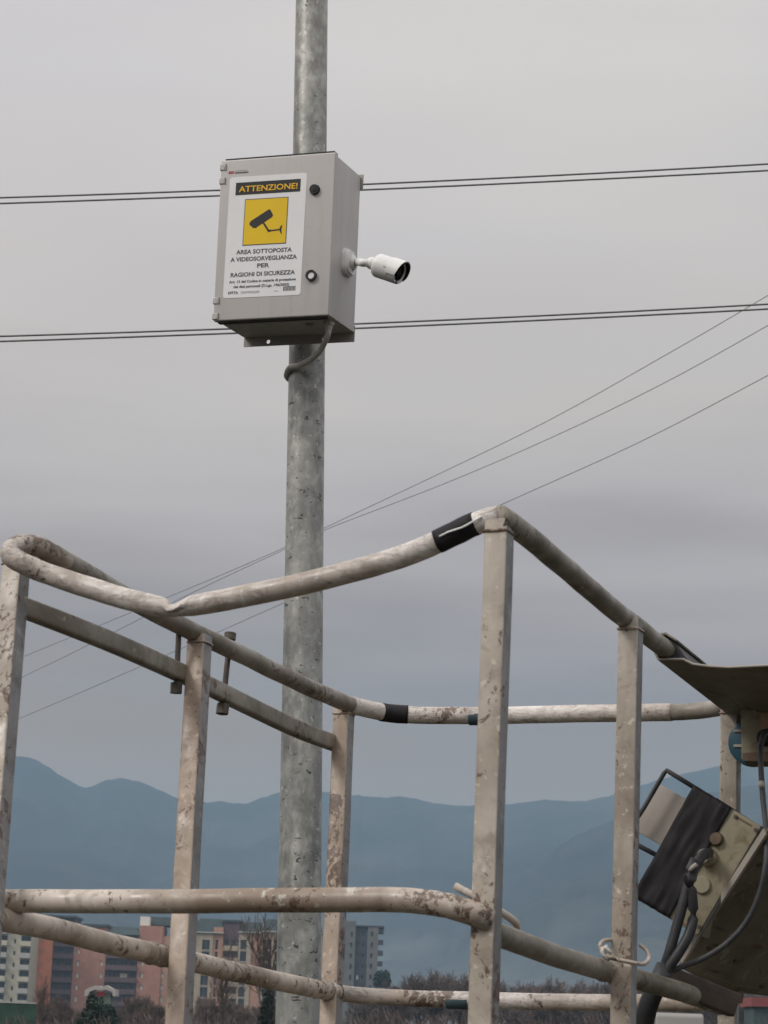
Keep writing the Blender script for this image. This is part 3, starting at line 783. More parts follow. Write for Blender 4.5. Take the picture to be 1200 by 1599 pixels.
# weld beads
def bead(name, P, r, mat):
    bm = B(); tube(bm, P, r, 8, .006, wob=.0015); return obj(name, bm, mat, basket, 'all')
# pins through the entrance bar
def pin(a, b, r, head, nut):
    A, Bp = leftp(*a), leftp(*b); bm = B(); sweep(bm, [A, Bp], circ(r, 14), up=CW); p = obj('locking_pin', bm, MT['bare_steel'], basket, True)
    if head:
        bm = B(); disc(bm, A, (A - Bp), .0105, .012, 14); obj('pin_head', bm, MT['bare_steel'], p, True)
    bm = B(); disc(bm, Bp, (A - Bp), nut, .018, 6); obj('nut', bm, MT['bare_steel'], p)
pin((280, 975), (275, 1083), .0048, False, .0105)
pin((359, 999), (347, 1115), .0050, True, .0115)
# tape bands
def band(cent, r, mat, name='tape_band', wob=.0006, label=None, n=22):
    bm = B(); tube(bm, cent, r, n, .012, wob=0)
    for v_ in bm.verts: v_.co += noise.noise_vector(v_.co * 60) * wob
    o = obj(name, bm, mat, basket, 'all')
    if label: o['label'] = label
    return o
def seg_of(path, f, a, b):
    """stretch of a smoothed path whose picture column lies between a and b"""
    out = []
    for p in smoothpath(path, .006):
        d = p - CAM; x = 600 + F_PX * d.dot(CR) / d.dot(_f)
        if a <= x <= b: out.append(p)
    return out
band(seg_of(FR2, None, 682, 746), .0167, MT['tape'], label='torn black tape band near the front corner')
band(seg_of(BK, None, 594, 640), .0180, MT['tape'], label='black tape band on the back rail')
band([p - CZ * .0035 - CL * .001 for p in seg_of(BK, None, 730, 764)], .0160, MT['teal_paint'], 'paint_smear')
band([p - CZ * .0035 - CL * .001 for p in seg_of(BM, None, 698, 738)], .0142, MT['teal_paint'], 'paint_smear')
# peeling flake of white paint film over the black tape
bm = B()
P = [frontp(686, 838, .0175), frontp(700, 831, .018), frontp(722, 824, .0180), frontp(742, 813, .018), frontp(752, 807, .017)]
tube(bm, P, .0014, 6, .01, wob=.001); obj('peeling_strip', bm, MT['sticker'], basket, 'all')
# hooks
MT['b_twine'] = plain('pale_twine', (.58, .54, .48), .8)
d4 = 3.36
bm = B(); tube(bm, [at(711, 1384, 3.385), at(722, 1390, 3.38), at(745, 1402, 3.37), at(775, 1420, 3.37), at(797, 1434, 3.39), at(807, 1444, 3.42), at(805, 1457, 3.46)], .0056, 12, .01)
obj('hook', bm, MT['hook'], basket, 'all')
d5 = (top(986, 967) - CAM).dot(_f)
dm = (mid(975, 1518) - CAM).dot(_f)
bm = B(); tube(bm, [at(962, 1468, dm + .02), at(944, 1469, dm - .01), at(937, 1478, dm - .03), at(943, 1490, dm - .045), at(957, 1497, dm - .05), at(985, 1503, dm - .05), at(1004, 1506, dm - .04), at(1014, 1497, dm), at(1009, 1483, dm + .03), at(1000, 1476, dm + .04)], .0032, 10, .01)
obj('hook', bm, MT['hook'], basket, 'all')
bm = B(); tube(bm, [at(949, 1478, dm - .035), at(940, 1486, dm - .04), at(947, 1494, dm - .045), at(954, 1488, dm - .045), at(943, 1481, dm - .045), at(942, 1492, dm - .05), at(951, 1499, dm - .045)], .0032, 8, .004)
obj('white_twine', bm, MT['b_twine'], basket, 'all')
# floor tray and kick boards
fl = [foot['P1'], foot['P4'], foot['P6'], foot['P3']]
bm = B(); slab(bm, [p + CZ * .002 for p in fl], -CZ * .03); obj('floor_tray', bm, MT['sheet'], basket)
for a, b in (('P1', 'P4'), ('P4', 'P6'), ('P6', 'P3'), ('P3', 'P1')):
    A, Bq = foot[a], foot[b]; bm = B(); sweep(bm, [A + CZ * .07, Bq + CZ * .07], rsq(.004, .13, .001), up=CZ); obj('kick_board', bm, MT['post'], basket)
# the jib that carries it, below the picture
fc = (fl[0] + fl[1] + fl[2] + fl[3]) / 4
bm = B(); sweep(bm, [fc - CZ * .03, V((fc.x, fc.y, .25))], rsq(.14, .14, .01)); obj('jib', bm, MT['post'], basket)
bm = B(); box(bm, V((fc.x - .5, fc.y - .6, .0)), (1.0, 0, 0), (0, 1.2, 0), (0, 0, .25)); bevel(bm, .02); obj('carrier', bm, MT['post'], basket)

# hood over the console on the right side
HQ = top(1040, 1012)
def hp(px, py, k=0.0): return onplane(px, py, HQ + CL * k, CL)
profp = [(1057, 1000), (1040, 989), (1013, 993), (1020, 1011), (1029, 1030), (1068, 1030), (1083, 1037.5), (1110, 1041), (1140, 1042.5), (1170, 1041), (1230, 1038), (1300, 1032)]
PH = [hp(*p) for p in profp]
bm = B()
HL = .60
th = []
n = len(PH)
for i, p in enumerate(PH):
    t = (PH[min(i + 1, n - 1)] - PH[max(i - 1, 0)]).normalized(); nn = t.cross(CL).normalized() * .0016
    th.append((p + nn, p - nn))
for k in (0,):
    F0 = [[bm.verts.new(a), bm.verts.new(b)] for a, b in th]
    F1 = [[bm.verts.new(a + CL * HL), bm.verts.new(b + CL * HL)] for a, b in th]
for i in range(n - 1):
    bm.faces.new((F0[i][0], F0[i + 1][0], F1[i + 1][0], F1[i][0])); bm.faces.new((F0[i][1], F1[i][1], F1[i + 1][1], F0[i + 1][1]))
    bm.faces.new((F0[i][0], F0[i][1], F0[i + 1][1], F0[i + 1][0])); bm.faces.new((F1[i][0], F1[i + 1][0], F1[i + 1][1], F1[i][1]))
for i in (0, n - 1): bm.faces.new((F0[i][0], F1[i][0], F1[i][1], F0[i][1]))
hood = obj('console_hood', bm, MT['sheet'], basket)
bm = B(); slab(bm, [hp(*p, .012) for p in ((1017, 995), (1040, 992), (1055, 1002), (1072, 1028), (1031, 1027.5))], CL * .4); obj('hood_infill', bm, MT['rope'], hood)  # dark block filling the mouth of the folded channel
bm = B(); tube(bm, [p - CL * .0012 for p in PH[2:]], .0022, 8, smooth=False, up=CL); obj('hood_edge', bm, MT['plate'], hood, 'all')
bm = B(); disc(bm, at(1162, 1073, 4.2), -_f, .003, .01, 10); obj('hood_rivet', bm, MT['cab_dark'], hood)

# yellow socket box with teal cover, under the hood
SQO = at(1175, 1145, 4.22)
def sq(px, py, k=0.0): return onplane(px, py, SQO + CL * k, CL)
bm = B(); slab(bm, [sq(1157, 1107), sq(1186, 1109), sq(1228, 1108), sq(1226, 1188), sq(1158, 1186)], CL * .05); bevel(bm, .003)
sbx = obj('socket_box', bm, MT['box_yellow'], basket, True)
bm = B(); slab(bm, [sq(1160, 1176, -.004), sq(1228, 1172, -.004), sq(1228, 1190, -.004), sq(1160, 1188, -.004)], CL * .06); obj('socket_flange', bm, MT['box_brown'], sbx)
bm = B(); slab(bm, [sq(1188, 1114, -.006), sq(1226, 1112, -.006), sq(1226, 1144, -.006), sq(1189, 1146, -.006)], CL * .02); obj('socket_plate', bm, plain('faded_orange_plate', (.38, .24, .14), .6, 0, .25, 20), sbx)
bm = B(); cdisc = sq(1173, 1158, .052); disc(bm, cdisc, CL, .0425, .03, 40); bevel(bm, .004, 2); tcv = obj('socket_cover', bm, MT['teal'], basket, True)
for yy in (1141, 1164.5):
    bm = B(); slab(bm, [sq(1146, yy - 2, .049), sq(1160, yy - 2, .049), sq(1160, yy + 2, .049), sq(1146, yy + 2, .049)], CL * .004)
    obj('cover_rib', bm, MT['plate'], tcv)
bm = B(); tube(bm, [sq(1176, 1095, -.01), sq(1178, 1104, -.012), sq(1180, 1114, -.008)], .0018, 8, .01); obj('tie_wire', bm, MT['plate'], sbx)
bm = B(); disc(bm, sq(1196, 1152, -.006), -CL, .016, .014, 20, r2=.012); obj('socket_gland', bm, MT['black'], sbx, True)

# control box, tilted, wrapped in black tape
KO = at(1090, 1340, 4.05)
def kb(px, py, k=0.0): return onplane(px, py, KO + CL * k, CL)
kA, kB, kC, kD = (1085, 1229), (1190, 1290), (1090, 1461), (990, 1402)
bm = B(); slab(bm, [kb(*kA), kb(*kB), kb(*kC), kb(*kD)], CL * .11); bevel(bm, .005)
kbox = obj('control_box', bm, MT['box_yellow'], basket, True)
bm = B()
tp = [kb(1084, 1226, -.004), kb(1143, 1261, -.004), kb(1045, 1434, -.004), kb(988, 1400, -.004)]
nu, nv = 16, 26; gridf = []
for i in range(nu + 1):
    rr = []
    for j in range(nv + 1):
        u, v_ = i / nu, j / nv
        p = (tp[0] * (1 - u) + tp[1] * u) * (1 - v_) + (tp[3] * (1 - u) + tp[2] * u) * v_
        dpt = -CL * (.004 * noise.noise(V((u * 7, v_ * 3, 1))) + .0045 * abs(noise.noise(V((u * 16 + v_ * 3, v_ * 2, 5)))))
        if v_ in (0, 1): p += (tp[0] - tp[3]).normalized() * (.003 * noise.noise(V((u * 9, v_ * 4, 3))))
        rr.append(p + dpt)
    gridf.append(rr)
fv = [[bm.verts.new(p) for p in r] for r in gridf]; bv = [[bm.verts.new(p + CL * .125) for p in r] for r in gridf]
for i in range(nu):
    for j in range(nv):
        bm.faces.new((fv[i][j], fv[i + 1][j], fv[i + 1][j + 1], fv[i][j + 1])); bm.faces.new((bv[i][j], bv[i][j + 1], bv[i + 1][j + 1], bv[i + 1][j]))
for i in range(nu):
    bm.faces.new((fv[i][0], bv[i][0], bv[i + 1][0], fv[i + 1][0])); bm.faces.new((fv[i][nv], fv[i + 1][nv], bv[i + 1][nv], bv[i][nv]))
for j in range(nv):
    bm.faces.new((fv[0][j], fv[0][j + 1], bv[0][j + 1], bv[0][j])); bm.faces.new((fv[nu][j], bv[nu][j], bv[nu][j + 1], fv[nu][j + 1]))
obj('tape_wrap', bm, MT['tape'], kbox, 'all')
bm = B(); slab(bm, [kb(1190, 1290, .002), kb(1194, 1292.5, .002), kb(1094, 1463.5, .002), kb(1089, 1461, .002)], CL * .004); obj('lid_shadow_strip', bm, MT['cab_dark'], kbox)  # thin dark strip painting the shadow line beside the lid
for (cx_, cy_) in ((1181, 1296), (1092, 1447), (1150, 1276)):
    bm = B(); disc(bm, kb(cx_, cy_), -CL, .0035, .003, 6); obj('screw', bm, MT['bare_steel'], kbox)
for P in ([(1147, 1272), (1176, 1289), (1174, 1291.5), (1146, 1275)], [(1060, 1436), (1083, 1449), (1082, 1452), (1059, 1439)]):
    bm = B(); slab(bm, [kb(*p, -.0006) for p in P], CL * .002); obj('groove', bm, MT['box_brown'], kbox)
for c_, r_, hgt, mt in (((1120, 1311), .0125, .010, 'box_brown'), ((1098, 1383), .0165, .006, 'box_yellow')):
    bm = B(); disc(bm, kb(*c_), -CL, r_, hgt, 24, r2=r_ * .8); obj('push_button', bm, MT[mt], kbox, True)
bm = B(); disc(bm, kb(1108, 1340), -CL, .0165, .014, 24, r2=.014); obj('connector', bm, MT['box_yellow'], kbox, True)
ka = kb(1108, 1333, -.03)
bm = B(); ring(bm, kb(1104, 1336, -.012), (-CL + CR * -.35 - CU * .2), .0115, .0075, .012, 24); obj('connector_ring', bm, MT['plate'], kbox, True)
# tubular guard and the dirty plate inside it
def tk(P, r, k, nm, mt):
    bm = B(); tube(bm, [kb(x, y, k) for x, y in P], r, 12, smooth=False); return obj(nm, bm, mt, kbox, 'all')
tk([(1090, 1233), (1046, 1206), (1042, 1203), (1038, 1207), (1006, 1262), (978, 1304), (978, 1309), (983, 1313), (1034, 1340)], .0042, .02, 'guard_frame', MT['cable'])
bm = B(); slab(bm, [kb(1030, 1224, .05), kb(1080, 1252, .05), kb(1036, 1322, .05), kb(986, 1294, .05)], CL * .03); bevel(bm, .003); obj('joystick_plate', bm, MT['plate'], kbox, True)
# slanting sheet behind it
pa, pb, pc_ = at(1197, 1300, 3.93), at(1065, 1503, 4.10), at(1290, 1560, 4.30)
PN = (pb - pa).cross(pc_ - pa).normalized()
def pn(px, py): return onplane(px, py, pa, PN)
bm = B(); vs_ = PN if PN.dot(_f) > 0 else -PN
slab(bm, [pn(1198, 1300), pn(1131, 1403), pn(1065, 1502), pn(1061, 1511), pn(1100, 1531), pn(1142, 1549), pn(1200, 1556), pn(1290, 1560), pn(1290, 1180), pn(1270, 1190)], vs_ * .004)
sheet = obj('console_back_sheet', bm, MT['sheet'], basket)
bm = B(); slab(bm, [pn(1196, 1300) - vs_ * .003, pn(1199, 1302) - vs_ * .003, pn(1067, 1505) - vs_ * .003, pn(1064, 1503) - vs_ * .003], vs_ * .012); obj('sheet_edge', bm, MT['plate'], sheet)
for P in ([(1115, 1446), (1127, 1448), (1138, 1455), (1124, 1453)], [(1172, 1478), (1182, 1472), (1193, 1480), (1180, 1482)], [(1100, 1510), (1118, 1516), (1133, 1520), (1116, 1519)]):
    bm = B(); slab(bm, [pn(*p) - vs_ * .0006 for p in P], vs_ * .002); obj('scuff', bm, MT['box_brown'], sheet)
bm = B(); disc(bm, pn(1155, 1545) - CZ * .004, -CZ, .009, .02, 14, r2=.006); obj('sheet_bolt', bm, MT['box_brown'], sheet, True)
bm = B(); sweep(bm, [at(1034, 1524, 3.97), at(1085, 1545, 3.97), at(1147, 1570, 3.98)], rsq(.034, .040, .004)); obj('support_bracket', bm, plain('rusty_dark_bracket', (.07, .052, .04), .7, 0, .4, 25, .3), basket, True)
for q in ((1108, 1480), (1150, 1500), (1186, 1350), (1190, 1540)):
    bm = B(); disc(bm, pn(*q), -vs_, .0045, .003, 10); obj('rivet', bm, MT['bare_steel'], sheet, True)
bm = B(); slab(bm, [pn(*p) - vs_ * .0008 for p in ((1074, 1512), (1077, 1507), (1146, 1538), (1198, 1545), (1198, 1551), (1143, 1545))], vs_ * .003); obj('folded_lip', bm, MT['sheet'], sheet)
# cables of the console
def cb(P, r, mt, nm='console_cable'):
    bm = B(); tube(bm, [at(*p) for p in P], r, 12, .015); return obj(nm, bm, MT[mt], basket, 'all')
cb([(1108, 1332, 4.02), (1098, 1336, 3.99), (1088, 1348, 3.97), (1079, 1368, 3.96), (1070, 1402, 3.95), (1058, 1445, 3.94), (1046, 1487, 3.93), (1034, 1522, 3.93), (1016, 1562, 3.93), (1006, 1600, 3.95), (1000, 1680, 3.98)], .0088, 'rope')
cb([(1084, 1352, 3.96), (1080, 1375, 3.95), (1082, 1405, 3.945), (1083, 1435, 3.94), (1075, 1463, 3.93), (1058, 1492, 3.92), (1040, 1520, 3.92), (1024, 1555, 3.92), (1014, 1600, 3.94), (1010, 1680, 3.98)], .0088, 'rope')
cb([(1084, 1342, 3.962), (1076, 1358, 3.955), (1072, 1372, 3.95), (1077, 1384, 3.95)], .006, 'cable', 'cable_loop')
cb([(1199, 1142, 4.1), (1192, 1150, 4.06), (1188, 1168, 4.04), (1189, 1200, 4.02), (1192, 1245, 4.0), (1197, 1295, 3.96), (1197, 1345, 3.93), (1187, 1395, 3.92), (1165, 1442, 3.92), (1130, 1478, 3.92), (1090, 1501, 3.93), (1055, 1514, 3.93), (1030, 1535, 3.93), (1016, 1575, 3.94), (1008, 1640, 3.96)], .0048, 'cable')
cb([(1040, 1510, 3.93), (1030, 1532, 3.92), (1015, 1565, 3.92), (1006, 1604, 3.93), (1000, 1690, 3.97)], .0165, 'rope', 'cable_sleeve')
for a, b in (((1190, 1222), (1190.6, 1229)), ((1191.3, 1238), (1192, 1246))):
    bm = B(); tube(bm, [at(a[0], a[1], 4.012), at(b[0], b[1], 4.0)], .0056, 12, smooth=False); obj('cable_tag', bm, MT['plate'], basket, 'all')
bm = B(); tube(bm, [at(1081, 1353, 3.95), at(1085, 1357, 3.948)], .009, 12, smooth=False); obj('cable_tie', bm, MT['plate'], basket, 'all')

# ------------------------------------------------------------------ buildings across the field
MT['b_orange'] = plain('orange_brick', (.68, .25, .13), .9, 0, .12, .6)
MT['b_pink'] = plain('pinkish_brick', (.40, .20, .145), .9, 0, .12, .6)
MT['b_plum'] = plain('plum_brick', (.115, .075, .08), .9, 0, .15, .6)
MT['b_cream'] = plain('cream_render', (.50, .47, .37), .9, 0, .12, .6)
MT['b_beige'] = plain('beige_render', (.40, .33, .24), .9, 0, .15, .6)
MT['b_rose'] = plain('rose_render', (.42, .24, .165), .9, 0, .15, .6)
MT['b_grey'] = plain('grey_concrete', (.15, .15, .145), .9, 0, .15, .5)
MT['b_dgrey'] = plain('dark_concrete', (.06, .06, .07), .9, 0, .15, .5)
MT['b_roof'] = plain('teal_roof_sheet', (.05, .075, .075), .7, 0, .2, .5)
MT['b_sill'] = plain('pale_sill', (.42, .41, .38), .8)
MT['b_glass'] = plain('dark_window', (.035, .042, .046), .3)
MT['b_shut'] = plain('pale_shutter', (.78, .73, .66), .7)
MT['b_frame'] = plain('window_frame', (.15, .14, .13), .7)

wcache = {}
def make_window(p, w_, h_, parent, glass='b_glass', sill=False):
    """p = lower left of the opening, on the wall face; frame and pane set back into it"""
    key = (round(w_, 2), round(h_, 2), glass, sill)
    if key not in wcache:
        bm = B(); t = .09; o = V(p)
        for q, a, b in ((V((0, .2, 0)), (t, 0, 0), (0, 0, h_)), (V((w_ - t, .2, 0)), (t, 0, 0), (0, 0, h_)), (V((t, .2, 0)), (w_ - 2 * t, 0, 0), (0, 0, t)), (V((t, .2, h_ - t)), (w_ - 2 * t, 0, 0), (0, 0, t))):
            box(bm, o + q, a, (0, .1, 0), b)
        if w_ > 1.5: box(bm, o + V((w_ / 2 - t / 2, .2, t)), (t, 0, 0), (0, .1, 0), (0, 0, h_ - 2 * t))
        f = obj('window', bm, MT['b_frame'], parent, loc=p)
        bm = B(); box(bm, o + V((t, .26, t)), (w_ - 2 * t, 0, 0), (0, .03, 0), (0, 0, h_ - 2 * t)); obj('pane', bm, MT[glass], f, loc=p)
        if sill:
            bm = B(); box(bm, o + V((-.1, -.12, -.16)), (w_ + .2, 0, 0), (0, .3, 0), (0, 0, .14)); obj('sill', bm, MT['b_sill'], f, loc=p)
        wcache[key] = f; return f
    return inst(wcache[key], parent, p)
bcache = {}
def make_balcony(p, w_, parent, mat, dep=1.3):
    key = (round(w_, 2), mat, dep)
    if key not in bcache:
        bm = B(); o = V(p); box(bm, o + V((0, -dep, -.2)), (w_, 0, 0), (0, dep, 0), (0, 0, .2)); box(bm, o + V((0, -dep, 0)), (w_, 0, 0), (0, .12, 0), (0, 0, 1.0))
        for xx in (0, w_ - .1): box(bm, o + V((xx, -dep + .12, 0)), (.1, 0, 0), (0, dep - .12, 0), (0, 0, 1.0))
        bcache[key] = obj('balcony', bm, MT[mat], parent, loc=p); return bcache[key]
    return inst(bcache[key], parent, p)
def facade(bld, x0, x1, zt, Y, mat, openings, back=13, z0=0):
    """wall with real openings (x0, x1, z0, z1) on plane Y and the block behind it"""
    xs = sorted({x0, x1, *[o[0] for o in openings], *[o[1] for o in openings]}); zs = sorted({z0, zt, *[o[2] for o in openings], *[o[3] for o in openings]})
    bm = B()
    def isop(xm, zm): return any(o[0] < xm < o[1] and o[2] < zm < o[3] for o in openings)
    for a, b in zip(xs, xs[1:]):
        for c_, d in zip(zs, zs[1:]):
            if not isop((a + b) / 2, (c_ + d) / 2):
                bm.faces.new([bm.verts.new(p) for p in ((a, Y, c_), (b, Y, c_), (b, Y, d), (a, Y, d))])
    for a, b, c_, d in openings:
        for q in (((a, Y, c_), (a, Y + .35, c_), (a, Y + .35, d), (a, Y, d)), ((b, Y, c_), (b, Y, d), (b, Y + .35, d), (b, Y + .35, c_)), ((a, Y, c_), (b, Y, c_), (b, Y + .35, c_), (a, Y + .35, c_)), ((a, Y, d), (a, Y + .35, d), (b, Y + .35, d), (b, Y, d))):
            bm.faces.new([bm.verts.new(p) for p in q])
    for q in (((x0, Y, z0), (x0, Y, zt), (x0, Y + back, zt), (x0, Y + back, z0)), ((x1, Y, z0), (x1, Y + back, z0), (x1, Y + back, zt), (x1, Y, zt)), ((x0, Y, zt), (x1, Y, zt), (x1, Y + back, zt), (x0, Y + back, zt)), ((x0, Y + back, z0), (x0, Y + back, zt), (x1, Y + back, zt), (x1, Y + back, z0)),
              ((x0, Y + .35, z0), (x1, Y + .35, z0), (x1, Y + .35, zt), (x0, Y + .35, zt))):
        bm.faces.new([bm.verts.new(p) for p in q])
    return obj('wall', bm, MT[mat], bld)
def PX(px, Y, py=1530): return atY(px, py, Y).x
def PZ(px, py, Y): return atY(px, py, Y).z
def roof(bld, x0, x1, z, Y, mat='b_roof', h=.5, over=.5, back=13, slope=0.0, nm='roof'):
    bm = B(); v_ = box(bm, V((x0 - over, Y - over, z)), (x1 - x0 + 2 * over, 0, 0), (0, back + 2 * over, 0), (0, 0, h))
    if slope:
        for q in bm.verts:
            if q.co.z > z + h / 2: q.co.x += slope * (1 if q.co.x < (x0 + x1) / 2 else -1); q.co.y += slope * (1 if q.co.y < Y + back / 2 else -1)
    return obj(nm, bm, MT[mat], bld)
FH = 3.0
# 1: cream block on the far left
Y1 = 575.0
b1 = thing('apartment_block', 'cream apartment block with stacked balconies at the far left', 'building', (PX(0, Y1), Y1 + 6, 0), 'apartment blocks beyond the trees')
x_a, x_b = PX(-150, Y1), PX(45, Y1); zt = PZ(20, 1428, Y1)
ops, wins = [], []
zrow = [PZ(30, y, Y1) for y in (1606, 1587.5, 1569, 1550.5, 1532, 1513.5, 1495, 1476.5, 1458, 1439.5)]
for z in zrow:
    if z < .5: continue
    for pa_, pb_ in ((-140, -122), (-110, -92), (-70, -52), (-42, -24), (-14, 7.5), (29, 44)):
        ops.append((PX(pa_, Y1), PX(pb_, Y1), z, z + 2.2))
    ops.append((PX(18, Y1), PX(21, Y1), z + .4, z + 1.4))
facade(b1, x_a, x_b, zt, Y1, 'b_cream', ops)
for a, b, c_, d in ops:
    make_window((a, Y1, c_), b - a, d - c_, b1)
    if b - a > 2: make_balcony((a - .15, Y1, c_), b - a + .3, b1, 'b_sill' if (c_ * 7) % 1 > .2 else 'b_cream')
roof(b1, x_a, x_b, zt, Y1, h=.8)
# 2: orange end wall and the long brick house
Y2 = 590.0
b2 = thing('apartment_block', 'brick apartment block with a bright orange end wall and recessed plum balconies', 'building', (PX(150, Y2), Y2 + 6, 0), 'apartment blocks beyond the trees')
ys = [1608, 1589.3, 1570.6, 1551.9, 1533.2, 1514.5, 1495.8, 1477.1, 1458.4]
zt = PZ(60, 1432, Y2)
def rows(px, Y, ys): return [z for z in (PZ(px, y, Y) for y in ys) if z > .3]
ops = [(PX(62.5, Y2), PX(65, Y2), z + 1.0, z + 1.8) for z in rows(62, Y2, ys)]
facade(b2, PX(45.5, Y2), PX(80, Y2), zt, Y2 - 1.2, 'b_orange', ops, 14)
for a, b, c_, d in ops: make_window((a, Y2 - 1.2, c_), b - a, d - c_, b2, 'b_shut')
ops = []
for z in rows(95, Y2, ys): ops += [(PX(84, Y2), PX(93, Y2), z, z + 2.1), (PX(98, Y2), PX(109, Y2), z, z + 2.1)]
facade(b2, PX(80.2, Y2), PX(112, Y2), zt, Y2 + .6, 'b_plum', ops, 12)
for a, b, c_, d in ops: make_window((a, Y2 + .6, c_), b - a, d - c_, b2)
for z in rows(95, Y2, ys): make_balcony((PX(80.5, Y2), Y2 + .6, z), PX(111.8, Y2) - PX(80.5, Y2), b2, 'b_plum', 1.4)
zt2 = PZ(140, 1447, Y2)
ops = []
for px in (118, 155):
    ops += [(PX(px, Y2), PX(px + 4.4, Y2), z + .8, z + 2.1) for z in rows(px, Y2, ys[:8])]
facade(b2, PX(112.2, Y2), PX(163, Y2), zt2, Y2, 'b_pink', ops)
for a, b, c_, d in ops: make_window((a, Y2, c_), b - a, d - c_, b2, 'b_shut')
ops = []
for z in rows(190, Y2, ys[:7]): ops += [(PX(168, Y2), PX(180, Y2), z, z + 2.1), (PX(186, Y2), PX(198, Y2), z, z + 2.1), (PX(202, Y2), PX(210, Y2), z, z + 2.1)]
zt3 = PZ(190, 1460, Y2)
facade(b2, PX(163.2, Y2), PX(213, Y2), zt3, Y2 + .6, 'b_plum', ops, 12)
for i, (a, b, c_, d) in enumerate(ops): make_window((a, Y2 + .6, c_), b - a, d - c_, b2, 'b_shut' if (i * 7) % 5 == 1 else 'b_glass')
for z in rows(190, Y2, ys[:7]): make_balcony((PX(163.5, Y2), Y2 + .6, z), PX(212.8, Y2) - PX(163.5, Y2), b2, 'b_plum', 1.4)
zt4 = PZ(235, 1446, Y2); ops = []
for px in (219, 251): ops += [(PX(px, Y2), PX(px + 4.4, Y2), z + .8, z + 2.1) for z in rows(px, Y2, ys[:7])]
facade(b2, PX(213.2, Y2), PX(250, Y2 - .4), zt4, Y2, 'b_pink', [o for o in ops if o[1] < PX(249, Y2)])
facade(b2, PX(250.2, Y2), PX(290, Y2), zt3, Y2 + .3, 'b_rose', [o for o in ops if o[0] > PX(250.5, Y2)])
for a, b, c_, d in ops: make_window((a, Y2 + (.3 if a > PX(250, Y2) else 0), c_), b - a, d - c_, b2, 'b_shut')
roof(b2, PX(45.5, Y2), PX(111, Y2), zt, Y2 - .5, h=.5)
roof(b2, PX(112.4, Y2), PX(162, Y2), zt2, Y2, h=.6)
roof(b2, PX(166, Y2), PX(212, Y2), zt3 + .02, Y2, h=1.9, slope=1.2)
roof(b2, PX(225, Y2), PX(300, Y2), PZ(260, 1446, Y2) + .3, Y2 + 5, h=2.0, slope=.4, over=.1)
bm = B(); box(bm, V((PX(213.5, Y2), Y2 + .5, zt4)), (PX(228, Y2) - PX(213.5, Y2), 0, 0), (0, 4, 0), (0, 0, 2.2)); obj('roof_cabin', bm, MT['b_shut'], b2)
# 3: beige house
Y3 = 560.0
b3 = thing('apartment_block', 'beige and rose apartment block behind the bare tree, left of the pole', 'building', (PX(370, Y3), Y3 + 6, 0), 'apartment blocks beyond the trees')
ys3 = [1614, 1595.4, 1576.8, 1558.2, 1539.6, 1521, 1502.4, 1483.8]
cols3 = [(300.5, 330, 'b_beige', [(313, 325)], 1458, 0), (330.2, 345.5, 'b_rose', [(333.5, 338)], 1448, .2), (345.7, 370, 'b_plum', [(347, 355), (358.5, 366)], 1440, .9), (370.2, 390, 'b_beige', [(373, 383)], 1458, 0),
         (390.2, 406.5, 'b_rose', [], 1458, .2), (406.7, 440, 'b_beige', [(410.5, 422), (428, 436)], 1458, 0), (440.2, 500, 'b_beige', [(450, 462), (478, 490)], 1458, .1)]
for pa_, pb_, mt, wn_, ty, off in cols3:
    ops = []
    for z in rows((pa_ + pb_) / 2, Y3, ys3):
        for wa, wb in wn_: ops.append((PX(wa, Y3), PX(wb, Y3), z + .1, z + 2.35))
    facade(b3, PX(pa_, Y3), PX(pb_, Y3), PZ((pa_ + pb_) / 2, ty, Y3), Y3 + off, mt, ops)
    for a, b, c_, d in ops: make_window((a, Y3 + off, c_), b - a, d - c_, b3, sill=mt == 'b_beige')
    if mt == 'b_plum':
        for z in rows(357, Y3, ys3): make_balcony((PX(pa_, Y3) + .1, Y3 + off, z), PX(pb_, Y3) - PX(pa_, Y3) - .2, b3, 'b_beige', .8)
for pa_, pb_, ya, hh in ((301, 346, 1457.5, 3.1), (371, 408, 1457.5, 2.3), (407, 500, 1457.5, 2.8)):
    zb_ = PZ((pa_ + pb_) / 2, ya, Y3); roof(b3, PX(pa_, Y3), PX(pb_, Y3), zb_ + .31, Y3 + 1, 'b_roof', hh, .2, 11, 1.0)
    bm = B(); box(bm, V((PX(pa_, Y3) - .3, Y3 - .5, zb_ + .02)), (PX(pb_, Y3) - PX(pa_, Y3) + .4, 0, 0), (0, .6, 0), (0, 0, .28)); obj('cornice', bm, MT['b_sill'], b3)
roof(b3, PX(345.5, Y3), PX(371, Y3), PZ(358, 1440, Y3) + .02, Y3 + .8, 'b_roof', .5, .3, 10)
# 4: dark tower, farther
Y4 = 680.0
b4 = thing('apartment_block', 'dark grey apartment tower with balconies stepping out on its right edge', 'building', (PX(570, Y4), Y4 + 6, 0), 'apartment blocks beyond the trees')
ys4 = [1452 + 16.8 * i for i in range(0, 10)]
for pa_, pb_, mt, wn_, ty, off in ((530, 553, 'b_grey', [(545, 549)], 1438, 0), (553.2, 572, 'b_dgrey', [(556, 560), (563, 569)], 1449, .8), (572.2, 589, 'b_grey', [(577, 581)], 1448, 0)):
    ops = []
    for z in rows((pa_ + pb_) / 2, Y4, [y + 14 for y in ys4]):
        for wa, wb in wn_: ops.append((PX(wa, Y4), PX(wb, Y4), z + .5, z + 1.9))
    facade(b4, PX(pa_, Y4), PX(pb_, Y4), PZ((pa_ + pb_) / 2, ty, Y4), Y4 + off, mt, ops, 12)
    for i, (a, b, c_, d) in enumerate(ops): make_window((a, Y4 + off, c_), b - a, d - c_, b4, 'b_shut' if mt == 'b_dgrey' and i in (8, 12) else 'b_glass')
